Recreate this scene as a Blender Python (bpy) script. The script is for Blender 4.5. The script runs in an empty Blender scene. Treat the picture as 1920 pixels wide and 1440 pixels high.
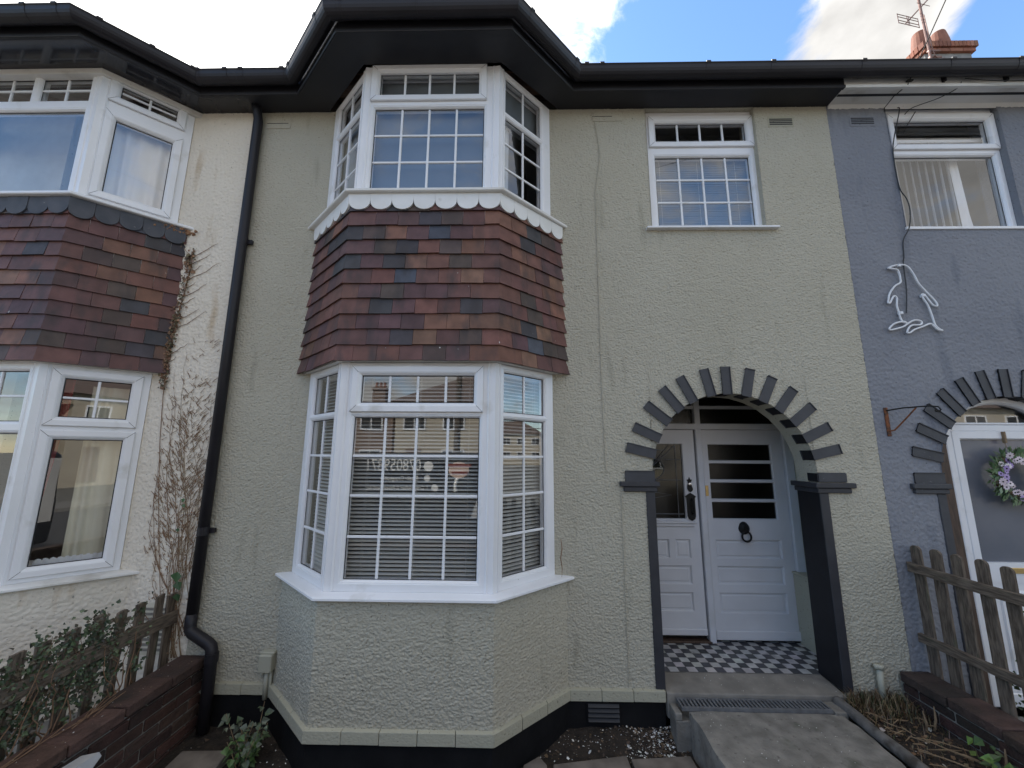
import bpy, bmesh, math, random
from mathutils import Vector, Matrix, noise as mnoise
random.seed(7)
R_ = math.radians
SC = bpy.context.scene
COL = SC.collection

# ------------------------------------------------------------------ camera
cam_d = bpy.data.cameras.new("camera"); cam = bpy.data.objects.new("camera", cam_d); COL.objects.link(cam)
cam_d.sensor_width = 36.0; cam_d.lens = 13.814; cam_d.clip_start = 0.05; cam_d.clip_end = 3000
def cam_axes(p, y, r):
    cy, sy, cp, sp = math.cos(y), math.sin(y), math.cos(p), math.sin(p)
    f = Vector((sy*cp, cy*cp, sp)); r0 = Vector((cy, -sy, 0)); u0 = r0.cross(f)
    ri = r0*math.cos(r) + u0*math.sin(r); up = -r0*math.sin(r) + u0*math.cos(r)
    return ri, up, f
ri, up, fw = cam_axes(.1734785, -.0201667, .0060347)
cam.matrix_world = Matrix(((ri.x, up.x, -fw.x, 0.0), (ri.y, up.y, -fw.y, -3.15), (ri.z, up.z, -fw.z, 1.80), (0, 0, 0, 1)))
SC.camera = cam

# ------------------------------------------------------------------ world, sun, exposure
SUN_EL, SUN_AZ = R_(39.0), R_(-45.0)          # azimuth from +Y towards +X
sun_dir = Vector((math.sin(SUN_AZ)*math.cos(SUN_EL), math.cos(SUN_AZ)*math.cos(SUN_EL), math.sin(SUN_EL)))
W = bpy.data.worlds.new("World"); SC.world = W; W.use_nodes = True
def build_world():
    nt = W.node_tree; nt.nodes.clear(); N = nt.nodes.new; L = nt.links.new
    out = N('ShaderNodeOutputWorld'); bg = N('ShaderNodeBackground'); bg.inputs['Strength'].default_value = 0.15
    sky = N('ShaderNodeTexSky'); sky.sky_type = 'NISHITA'; sky.sun_disc = False
    sky.sun_elevation = SUN_EL; sky.sun_rotation = SUN_AZ
    sky.air_density = 1.0; sky.dust_density = 0.15; sky.ozone_density = 2.4
    hs = N('ShaderNodeHueSaturation'); hs.inputs['Saturation'].default_value = 1.08; L(sky.outputs['Color'], hs.inputs['Color'])
    tc = N('ShaderNodeTexCoord')
    no = N('ShaderNodeTexNoise'); no.inputs['Scale'].default_value = 5.2; no.inputs['Detail'].default_value = 11; no.inputs['Roughness'].default_value = .63
    no.inputs['Distortion'].default_value = .35
    mp = N('ShaderNodeMapping'); mp.inputs['Scale'].default_value = (1, 1, 1.5); mp.inputs['Location'].default_value = (.35, .1, .9)
    L(tc.outputs['Generated'], mp.inputs['Vector']); L(mp.outputs['Vector'], no.inputs['Vector'])
    # cloud cover: more cloud about the sun, open blue where the photograph has it
    dens = no.outputs['Fac']
    def lobe(d, k, width):
        nonlocal dens
        dp = N('ShaderNodeVectorMath'); dp.operation = 'DOT_PRODUCT'; dp.inputs[1].default_value = Vector(d).normalized()
        L(tc.outputs['Generated'], dp.inputs[0])
        mr = N('ShaderNodeMapRange'); mr.interpolation_type = 'SMOOTHSTEP'
        mr.inputs['From Min'].default_value = math.cos(width); mr.inputs['From Max'].default_value = 1.0
        mr.inputs['To Min'].default_value = 0; mr.inputs['To Max'].default_value = k
        L(dp.outputs['Value'], mr.inputs['Value'])
        ad = N('ShaderNodeMath'); ad.operation = 'ADD'; L(dens, ad.inputs[0]); L(mr.outputs[0], ad.inputs[1]); dens = ad.outputs[0]
    for l in SKY_LOBES: lobe(*l)
    cr = N('ShaderNodeMapRange'); cr.interpolation_type = 'SMOOTHSTEP'
    cr.inputs['From Min'].default_value = .45; cr.inputs['From Max'].default_value = .70
    L(dens, cr.inputs['Value'])
    # sunlit cloud: brighter nearer the sun
    dp = N('ShaderNodeVectorMath'); dp.operation = 'DOT_PRODUCT'; dp.inputs[1].default_value = sun_dir
    L(tc.outputs['Generated'], dp.inputs[0])
    br = N('ShaderNodeMapRange'); br.inputs['From Min'].default_value = .55; br.inputs['From Max'].default_value = 1.0
    br.inputs['To Min'].default_value = 2.9; br.inputs['To Max'].default_value = 9.0
    L(dp.outputs['Value'], br.inputs['Value'])
    n2 = N('ShaderNodeTexNoise'); n2.inputs['Scale'].default_value = 9; n2.inputs['Detail'].default_value = 7
    L(mp.outputs['Vector'], n2.inputs['Vector'])
    ml = N('ShaderNodeMapRange'); ml.inputs['From Min'].default_value = .3; ml.inputs['From Max'].default_value = .7
    ml.inputs['To Min'].default_value = .70; ml.inputs['To Max'].default_value = 1.12
    L(n2.outputs['Fac'], ml.inputs['Value'])
    mu = N('ShaderNodeMath'); mu.operation = 'MULTIPLY'; L(br.outputs[0], mu.inputs[0]); L(ml.outputs[0], mu.inputs[1])
    cc = N('ShaderNodeVectorMath'); cc.operation = 'SCALE'; cc.inputs[0].default_value = (1.02, 1.0, .968); L(mu.outputs[0], cc.inputs['Scale'])
    mx = N('ShaderNodeMix'); mx.data_type = 'RGBA'
    L(cr.outputs[0], mx.inputs['Factor']); L(hs.outputs['Color'], mx.inputs['A']); L(cc.outputs[0], mx.inputs['B'])
    L(mx.outputs['Result'], bg.inputs['Color']); L(bg.outputs[0], out.inputs[0])
SKY_LOBES = [((-.62, .62, .75), .30, .75), ((.335, .569, .75), -.32, .20), ((.06, .66, .75), .12, .22), ((.505, .545, .665), .26, .24), ((.70, .50, .55), .16, .22), ((.68, .44, .585), -.34, .10), ((-.73, -.51, .45), -.45, .42), ((-.1, -.75, .62), -.28, .40), ((.45, -.55, .70), .26, .85), ((-.3, .1, .95), .20, .8), ((-.5, -.5, .9), .16, .5), ((0, -1, .25), .14, .9), ((.38, -.80, .47), -.34, .34)]
build_world()
sl = bpy.data.lights.new("sun", 'SUN'); sl.energy = 3.0; sl.angle = R_(.5); sl.color = (1, .95, .87)
so = bpy.data.objects.new("sun", sl); COL.objects.link(so); so.rotation_euler = sun_dir.to_track_quat('Z', 'Y').to_euler()
SC.view_settings.view_transform = 'Standard'; SC.view_settings.look = 'None'
SC.view_settings.gamma = 1.0; SC.view_settings.use_curve_mapping = False; SC.view_settings.exposure = 1.32
try: SC.cycles.max_bounces = 10; SC.cycles.transparent_max_bounces = 16
except Exception: pass

# ------------------------------------------------------------------ materials
M = {}
def new_mat(name):
    m = bpy.data.materials.new(name); m.use_nodes = True; nt = m.node_tree
    b = nt.nodes['Principled BSDF']; M[name] = m
    return m, nt, b
def pm(name, c1, c2=None, scale=6.0, rough=.6, bump=None, metal=0.0, spec=.5, detail=5, contrast=(.35, .65), rough_var=0.0, extra=None, stretch=None):
    """two-tone procedural surface; bump = list of (scale, strength, distance)"""
    m, nt, b = new_mat(name); N = nt.nodes.new; L = nt.links.new
    tc = N('ShaderNodeTexCoord'); vec = tc.outputs['Object']
    if stretch:
        mp = N('ShaderNodeMapping'); mp.inputs['Scale'].default_value = stretch; L(vec, mp.inputs['Vector']); vec = mp.outputs['Vector']
    b.inputs['Roughness'].default_value = rough; b.inputs['Metallic'].default_value = metal
    b.inputs['Specular IOR Level'].default_value = spec
    if c2 is None: c2 = tuple(x*.86 for x in c1)
    no = N('ShaderNodeTexNoise'); no.inputs['Scale'].default_value = scale; no.inputs['Detail'].default_value = detail
    L(vec, no.inputs['Vector'])
    mr = N('ShaderNodeMapRange'); mr.inputs['From Min'].default_value = contrast[0]; mr.inputs['From Max'].default_value = contrast[1]
    L(no.outputs['Fac'], mr.inputs['Value'])
    mx = N('ShaderNodeMix'); mx.data_type = 'RGBA'; mx.inputs['A'].default_value = (*c1, 1); mx.inputs['B'].default_value = (*c2, 1)
    L(mr.outputs[0], mx.inputs['Factor']); col = mx.outputs['Result']
    if rough_var:
        r2 = N('ShaderNodeMapRange'); r2.inputs['To Min'].default_value = rough-rough_var; r2.inputs['To Max'].default_value = rough+rough_var
        L(no.outputs['Fac'], r2.inputs['Value']); L(r2.outputs[0], b.inputs['Roughness'])
    for (sc, col2, lo, hi) in (extra or []):          # stains / specks with a shape of their own
        n3 = N('ShaderNodeTexNoise'); n3.inputs['Scale'].default_value = sc; n3.inputs['Detail'].default_value = 6
        L(vec, n3.inputs['Vector'])
        m3 = N('ShaderNodeMapRange'); m3.inputs['From Min'].default_value = lo; m3.inputs['From Max'].default_value = hi
        L(n3.outputs['Fac'], m3.inputs['Value'])
        x3 = N('ShaderNodeMix'); x3.data_type = 'RGBA'; L(m3.outputs[0], x3.inputs['Factor']); L(col, x3.inputs['A']); x3.inputs['B'].default_value = (*col2, 1)
        col = x3.outputs['Result']
    L(col, b.inputs['Base Color'])
    prev = None
    for (sc, st, di) in (bump or []):
        n4 = N('ShaderNodeTexNoise'); n4.inputs['Scale'].default_value = sc; n4.inputs['Detail'].default_value = 4
        L(vec, n4.inputs['Vector'])
        bp = N('ShaderNodeBump'); bp.inputs['Strength'].default_value = st; bp.inputs['Distance'].default_value = di
        L(n4.outputs['Fac'], bp.inputs['Height'])
        if prev: L(prev.outputs['Normal'], bp.inputs['Normal'])
        prev = bp
    if prev: L(prev.outputs['Normal'], b.inputs['Normal'])
    return m
def stucco(name, c1, c2, stain=None, dist=.011, sc=62):
    """painted roughcast: lumpy dash under a coat of masonry paint"""
    m, nt, b = new_mat(name); N = nt.nodes.new; L = nt.links.new
    b.inputs['Roughness'].default_value = .78; b.inputs['Specular IOR Level'].default_value = .3
    tc = N('ShaderNodeTexCoord'); vec = tc.outputs['Object']
    no = N('ShaderNodeTexNoise'); no.inputs['Scale'].default_value = 1.1; no.inputs['Detail'].default_value = 8; L(vec, no.inputs['Vector'])
    mr = N('ShaderNodeMapRange'); mr.inputs['From Min'].default_value = .32; mr.inputs['From Max'].default_value = .68; L(no.outputs['Fac'], mr.inputs['Value'])
    mx = N('ShaderNodeMix'); mx.data_type = 'RGBA'; mx.inputs['A'].default_value = (*c1, 1); mx.inputs['B'].default_value = (*c2, 1); L(mr.outputs[0], mx.inputs['Factor'])
    col = mx.outputs['Result']
    if stain:
        s_col, lo, hi, s_sc = stain
        mp = N('ShaderNodeMapping'); mp.inputs['Scale'].default_value = (3.0, 3.0, .55); L(vec, mp.inputs['Vector'])
        n2 = N('ShaderNodeTexNoise'); n2.inputs['Scale'].default_value = s_sc; n2.inputs['Detail'].default_value = 9; L(mp.outputs[0], n2.inputs['Vector'])
        m2 = N('ShaderNodeMapRange'); m2.inputs['From Min'].default_value = lo; m2.inputs['From Max'].default_value = hi; L(n2.outputs['Fac'], m2.inputs['Value'])
        x2 = N('ShaderNodeMix'); x2.data_type = 'RGBA'; L(m2.outputs[0], x2.inputs['Factor']); L(col, x2.inputs['A']); x2.inputs['B'].default_value = (*s_col, 1); col = x2.outputs['Result']
    # tiny chips, plus dark specks that paint the pits' shade into the colour
    n5 = N('ShaderNodeTexNoise'); n5.inputs['Scale'].default_value = 55; n5.inputs['Detail'].default_value = 2; L(vec, n5.inputs['Vector'])
    m5 = N('ShaderNodeMapRange'); m5.inputs['From Min'].default_value = .655; m5.inputs['From Max'].default_value = .74; L(n5.outputs['Fac'], m5.inputs['Value'])
    x5 = N('ShaderNodeMix'); x5.data_type = 'RGBA'; L(m5.outputs[0], x5.inputs['Factor']); L(col, x5.inputs['A']); x5.inputs['B'].default_value = (*[c*.52 for c in c1], 1)
    L(x5.outputs['Result'], b.inputs['Base Color'])
    # height: stretched lumps + pebbles
    mp2 = N('ShaderNodeMapping'); mp2.inputs['Scale'].default_value = (.8, .8, 1.15); L(vec, mp2.inputs['Vector'])
    h1 = N('ShaderNodeTexNoise'); h1.inputs['Scale'].default_value = sc; h1.inputs['Detail'].default_value = 2.5; h1.inputs['Roughness'].default_value = .45; h1.inputs['Distortion'].default_value = .6
    L(mp2.outputs[0], h1.inputs['Vector'])
    h2 = N('ShaderNodeTexVoronoi'); h2.feature = 'SMOOTH_F1'; h2.inputs['Scale'].default_value = sc*.95; h2.inputs['Smoothness'].default_value = .5
    L(mp2.outputs[0], h2.inputs['Vector'])
    sb = N('ShaderNodeMath'); sb.operation = 'MULTIPLY_ADD'; L(h2.outputs['Distance'], sb.inputs[0]); sb.inputs[1].default_value = -.55; L(h1.outputs['Fac'], sb.inputs[2])
    h3 = N('ShaderNodeTexNoise'); h3.inputs['Scale'].default_value = 9; h3.inputs['Detail'].default_value = 3; L(vec, h3.inputs['Vector'])
    s3 = N('ShaderNodeMath'); s3.operation = 'MULTIPLY_ADD'; L(h3.outputs['Fac'], s3.inputs[0]); s3.inputs[1].default_value = .45; L(sb.outputs[0], s3.inputs[2])
    bp = N('ShaderNodeBump'); bp.inputs['Strength'].default_value = 1.0; bp.inputs['Distance'].default_value = dist
    L(s3.outputs[0], bp.inputs['Height']); L(bp.outputs['Normal'], b.inputs['Normal'])
    return m
def glass(name, k=2.6, tint=(1, 1, 1), rough=0.0, base=.0, wav=.0):
    m = bpy.data.materials.new(name); m.use_nodes = True; nt = m.node_tree; nt.nodes.clear(); N = nt.nodes.new; L = nt.links.new
    out = N('ShaderNodeOutputMaterial'); tr = N('ShaderNodeBsdfTransparent'); tr.inputs['Color'].default_value = (*tint, 1)
    gl = N('ShaderNodeBsdfGlossy'); gl.inputs['Roughness'].default_value = rough
    # two-sided Schlick reflectance, k = number of glass faces that reflect
    ge = N('ShaderNodeNewGeometry'); dt = N('ShaderNodeVectorMath'); dt.operation = 'DOT_PRODUCT'; L(ge.outputs['Incoming'], dt.inputs[0]); L(ge.outputs['Normal'], dt.inputs[1])
    ab = N('ShaderNodeMath'); ab.operation = 'ABSOLUTE'; L(dt.outputs['Value'], ab.inputs[0])
    om = N('ShaderNodeMath'); om.operation = 'SUBTRACT'; om.inputs[0].default_value = 1.0; L(ab.outputs[0], om.inputs[1])
    p5 = N('ShaderNodeMath'); p5.operation = 'POWER'; p5.inputs[1].default_value = 5.0; L(om.outputs[0], p5.inputs[0])
    fr = N('ShaderNodeMath'); fr.operation = 'MULTIPLY_ADD'; fr.inputs[1].default_value = .96/k*1.6; fr.inputs[2].default_value = .04; L(p5.outputs[0], fr.inputs[0])
    ma = N('ShaderNodeMath'); ma.operation = 'MULTIPLY_ADD'; ma.use_clamp = True; ma.inputs[1].default_value = k; ma.inputs[2].default_value = base; L(fr.outputs[0], ma.inputs[0])
    mx = N('ShaderNodeMixShader'); L(ma.outputs[0], mx.inputs[0]); L(tr.outputs[0], mx.inputs[1]); L(gl.outputs[0], mx.inputs[2]); L(mx.outputs[0], out.inputs[0])
    if wav:
        tc = N('ShaderNodeTexCoord'); n4 = N('ShaderNodeTexNoise'); n4.inputs['Scale'].default_value = 2.2; n4.inputs['Detail'].default_value = 1; L(tc.outputs['Object'], n4.inputs['Vector'])
        bp = N('ShaderNodeBump'); bp.inputs['Strength'].default_value = wav; bp.inputs['Distance'].default_value = .01; L(n4.outputs['Fac'], bp.inputs['Height']); L(bp.outputs[0], gl.inputs['Normal'])
    M[name] = m; return m
def tinted(name, rough=.7, bump=(30, .3, .004), stain=None, specks=None, spec=.35, soot=None):
    """base colour from the mesh's own per-piece 'tint' attribute (each tile, brick, leaf its own)"""
    m, nt, b = new_mat(name); N = nt.nodes.new; L = nt.links.new
    b.inputs['Roughness'].default_value = rough; b.inputs['Specular IOR Level'].default_value = spec
    at = N('ShaderNodeAttribute'); at.attribute_name = 'tint'; col = at.outputs['Color']
    tc = N('ShaderNodeTexCoord')
    n1 = N('ShaderNodeTexNoise'); n1.inputs['Scale'].default_value = 11; n1.inputs['Detail'].default_value = 9; L(tc.outputs['Object'], n1.inputs['Vector'])
    r1 = N('ShaderNodeMapRange'); r1.inputs['To Min'].default_value = .45; r1.inputs['To Max'].default_value = 1.55; L(n1.outputs['Fac'], r1.inputs['Value'])
    v1 = N('ShaderNodeVectorMath'); v1.operation = 'SCALE'; L(col, v1.inputs[0]); L(r1.outputs[0], v1.inputs['Scale']); col = v1.outputs[0]
    for sp in ([soot] if soot else []) + (specks or []):
        sc, c2, lo, hi, st = sp
        mp = N('ShaderNodeMapping'); mp.inputs['Scale'].default_value = st; L(tc.outputs['Object'], mp.inputs['Vector'])
        n3 = N('ShaderNodeTexNoise'); n3.inputs['Scale'].default_value = sc; n3.inputs['Detail'].default_value = 5; L(mp.outputs[0], n3.inputs['Vector'])
        m3 = N('ShaderNodeMapRange'); m3.inputs['From Min'].default_value = lo; m3.inputs['From Max'].default_value = hi; L(n3.outputs['Fac'], m3.inputs['Value'])
        x3 = N('ShaderNodeMix'); x3.data_type = 'RGBA'; L(m3.outputs[0], x3.inputs['Factor']); L(col, x3.inputs['A']); x3.inputs['B'].default_value = (*c2, 1); col = x3.outputs['Result']
    L(col, b.inputs['Base Color'])
    if bump:
        n4 = N('ShaderNodeTexNoise'); n4.inputs['Scale'].default_value = bump[0]; n4.inputs['Detail'].default_value = 5; L(tc.outputs['Object'], n4.inputs['Vector'])
        bp = N('ShaderNodeBump'); bp.inputs['Strength'].default_value = bump[1]; bp.inputs['Distance'].default_value = bump[2]; L(n4.outputs['Fac'], bp.inputs['Height']); L(bp.outputs[0], b.inputs['Normal'])
    return m

stucco('olive_render', (.418, .388, .308), (.458, .428, .347), stain=((.27, .255, .195), .60, .84, 2.6), dist=.007)
stucco('cream_render', (.67, .605, .505), (.75, .69, .595), stain=((.45, .33, .20), .60, .78, 2.2), dist=.004, sc=46)
stucco('blue_render', (.190, .198, .225), (.235, .242, .265), stain=((.10, .115, .15), .56, .80, 2.0), dist=.003, sc=42)
stucco('olive_smooth', (.42, .40, .31), (.39, .37, .285), dist=.0025)
pm('cream_smooth', (.62, .58, .48), (.55, .5, .4), rough=.8, bump=[(30, .3, .004)])
pm('black_gloss', (.016, .015, .018), (.022, .020, .024), 4, .45, spec=.3, bump=[(9, .08, .01)], rough_var=.1)
pm('black_matt', (.013, .014, .018), (.02, .021, .026), 5, .6, bump=[(40, .35, .003)])
pm('soffit_black', (.019, .019, .023), (.025, .025, .029), 3, .46, spec=.35, bump=[(5, .06, .02)])
pm('soffit_gloss', (.02, .02, .025), (.024, .024, .03), 3, .10)
pm('plinth_black', (.007, .007, .008), (.011, .011, .012), 7, .7, bump=[(28, .5, .006)], spec=.2)
pm('slate_paint', (.040, .041, .047), (.054, .055, .062), 9, .6, extra=[(26, (.14, .14, .14), .70, .76)], bump=[(60, .35, .002)])
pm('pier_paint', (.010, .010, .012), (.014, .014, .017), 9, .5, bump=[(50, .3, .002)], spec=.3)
pm('strip_paint', (.026, .027, .033), (.034, .035, .042), 9, .5, bump=[(50, .3, .002)])
pm('blind_dark', (.17, .19, .205), (.15, .17, .185), 3, .6)
pm('upvc', (.80, .80, .82), (.76, .76, .77), 3, .28, spec=.5, extra=[(5, (.50, .48, .43), .62, .84), (45, (.45, .43, .40), .72, .80)])
pm('upvc_aged', (.74, .73, .71), (.68, .66, .62), 4, .36, extra=[(4, (.42, .39, .34), .60, .82), (50, (.35, .32, .28), .70, .78)])
pm('white_wood', (.78, .775, .76), (.70, .69, .66), 5, .45, bump=[(40, .2, .002)], extra=[(8, (.45, .42, .38), .68, .85)])
pm('door_paint', (.64, .64, .66), (.59, .59, .61), 4, .36, bump=[(22, .12, .003)])
pm('frame_paint', (.63, .64, .68), (.57, .57, .58), 5, .42, bump=[(22, .15, .003)])
pm('gasket', (.012, .012, .014), None, 5, .6)
pm('scallop_slate', (.05, .055, .068), (.08, .082, .095), 8, .7, bump=[(25, .4, .003)], extra=[(30, (.35, .35, .33), .70, .8)])
pm('room', (.40, .38, .34), (.34, .32, .29), 2, .9)
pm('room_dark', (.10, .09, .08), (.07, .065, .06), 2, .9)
pm('blind_slat', (.60, .59, .54), (.54, .53, .49), 3, .45)
pm('blind_grey', (.50, .53, .56), (.46, .49, .52), 3, .6)
pm('curtain_white', (.80, .80, .80), (.7, .7, .72), 2, .85)
pm('curtain_cream', (.66, .62, .48), (.56, .52, .40), 3, .85, bump=[(60, .2, .002)])
pm('curtain_red', (.35, .05, .04), (.25, .03, .03), 3, .85)
pm('concrete', (.155, .143, .125), (.255, .237, .208), 9, .88, detail=10, bump=[(60, .8, .006), (8, .4, .012)], extra=[(30, (.115, .106, .092), .60, .74), (34, (.36, .35, .33), .70, .76), (5, (.08, .085, .06), .60, .75)])
pm('step_concrete', (.175, .160, .140), (.25, .23, .20), 8, .8, bump=[(70, .3, .003)], extra=[(40, (.5, .49, .46), .74, .78)])
pm('slab', (.125, .105, .088), (.20, .17, .145), 9, .88, bump=[(60, .4, .003)])
pm('light_board', (.42, .42, .43), (.36, .36, .37), 9, .7, bump=[(80, .3, .002)])
pm('grate_metal', (.20, .205, .21), (.14, .14, .145), 20, .55, metal=.3)
pm('galv_pipe', (.085, .078, .070), (.16, .148, .135), 14, .85, bump=[(60, .5, .004), (14, .4, .01)], extra=[(8, (.05, .042, .034), .56, .7)])
pm('olive_plastic', (.42, .405, .32), (.39, .375, .295), 6, .5)
pm('iron_black', (.008, .008, .008), (.014, .014, .014), 20, .45, spec=.25, bump=[(80, .2, .002)])
pm('brass', (.62, .45, .20), (.5, .36, .16), 20, .35, metal=.9)
pm('chrome', (.7, .7, .72), (.6, .6, .6), 20, .2, metal=1.0)
pm('lead', (.16, .17, .18), (.12, .12, .13), 20, .5, metal=.4)
pm('dark_wood', (.05, .03, .02), (.10, .06, .04), 18, .6, stretch=(4, 4, .5))
pm('weathered_wood', (.065, .047, .034), (.17, .132, .098), 16, .9, bump=[(28, .7, .005)], stretch=(5, 5, .7), extra=[(6, (.05, .065, .035), .60, .78)])
pm('weathered_rail', (.068, .050, .036), (.18, .14, .104), 16, .9, bump=[(28, .7, .005)], stretch=(5, .7, 5), extra=[(6, (.05, .065, .035), .60, .78)])
pm('soil', (.016, .012, .009), (.040, .029, .021), 14, .95, bump=[(40, .9, .02), (120, .6, .006)], extra=[(50, (.13, .10, .07), .66, .74)])
pm('asphalt', (.05, .05, .052), (.065, .065, .066), 12, .9, bump=[(90, .4, .004)])
pm('paving', (.19, .18, .165), (.15, .145, .135), 5, .88, bump=[(60, .3, .003)])
pm('grass_ground', (.13, .125, .115), (.10, .10, .09), 4, .95)
pm('white_paint', (.88, .88, .86), None, 5, .7)
pm('cable_black', (.012, .012, .013), None, 5, .5)
pm('neon_tube', (.74, .75, .77), (.66, .67, .7), 15, .35)
pm('rust', (.23, .075, .025), (.07, .035, .02), 40, .85, bump=[(90, .5, .003)])
pm('van_grey', (.022, .024, .030), (.028, .03, .036), 3, .25)
pm('van_light', (.50, .50, .50), None, 3, .3)
pm('van_red', (.28, .07, .06), None, 3, .4)
pm('van_peach', (.75, .55, .45), None, 3, .4)
pm('rubber', (.015, .015, .015), None, 9, .8)
pm('brick_far', (.17, .115, .09), (.21, .15, .115), 9, .85)
pm('cream_far', (.42, .37, .29), (.38, .33, .26), 3, .85)
pm('roof_far', (.10, .075, .065), (.14, .10, .085), 8, .8)
pm('roof_tile', (.13, .07, .05), (.19, .095, .065), 11, .8, bump=[(10, .6, .03)])
pm('pole_wood', (.10, .075, .055), (.06, .045, .035), 10, .85, stretch=(3, 3, .4))
pm('stem_brown', (.17, .095, .055), (.26, .16, .095), 25, .85)
pm('stem_pale', (.27, .19, .11), (.20, .135, .08), 25, .85)
pm('chimney_render', (.30, .29, .28), (.20, .20, .20), 7, .9, bump=[(30, .4, .006)])
pm('terracotta', (.25, .105, .07), (.20, .08, .055), 8, .75)
pm('aerial_metal', (.16, .09, .075), (.25, .16, .14), 14, .5, metal=.4)
pm('petal_pale', (.80, .72, .72), (.70, .58, .64), 9, .7)
pm('petal_purple', (.40, .28, .55), (.5, .38, .62), 9, .7)
pm('frosted_dark', (.13, .14, .165), (.16, .165, .19), 3, .22, bump=[(90, .3, .001)], extra=[(2.2, (.26, .21, .23), .55, .8)])
glass('pane_glass', 4.6, wav=.05)
glass('pane_glass_dark', 1.3, tint=(.22, .21, .20), rough=.28)
glass('leaded_glass', 1.4, tint=(.30, .30, .29), rough=.10, wav=.3)
glass('pane_glass_green', 1.5, tint=(.30, .36, .26), wav=.2)
tinted('hung_tile', .62, (45, .35, .0025), soot=(3.4, (.045, .038, .038), .50, .78, (2.6, 2.6, .9)), specks=[(24, (.70, .69, .66), .755, .775, (1, 1, .75))])
tinted('old_brick', .92, (38, 1.0, .014), soot=(3.5, (.025, .024, .020), .50, .78, (1, 1, 1)), specks=[(40, (.24, .22, .19), .73, .77, (1, 1, 1))])
tinted('chimney_brick', .85, (40, .5, .005))
tinted('leaf', .48, (30, .3, .002), spec=.5)
tinted('floor_tile', .35, (60, .15, .001), specks=[(7, (.10, .095, .09), .60, .80, (1, 1, 1))])
tinted('debris', .9, None)

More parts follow.
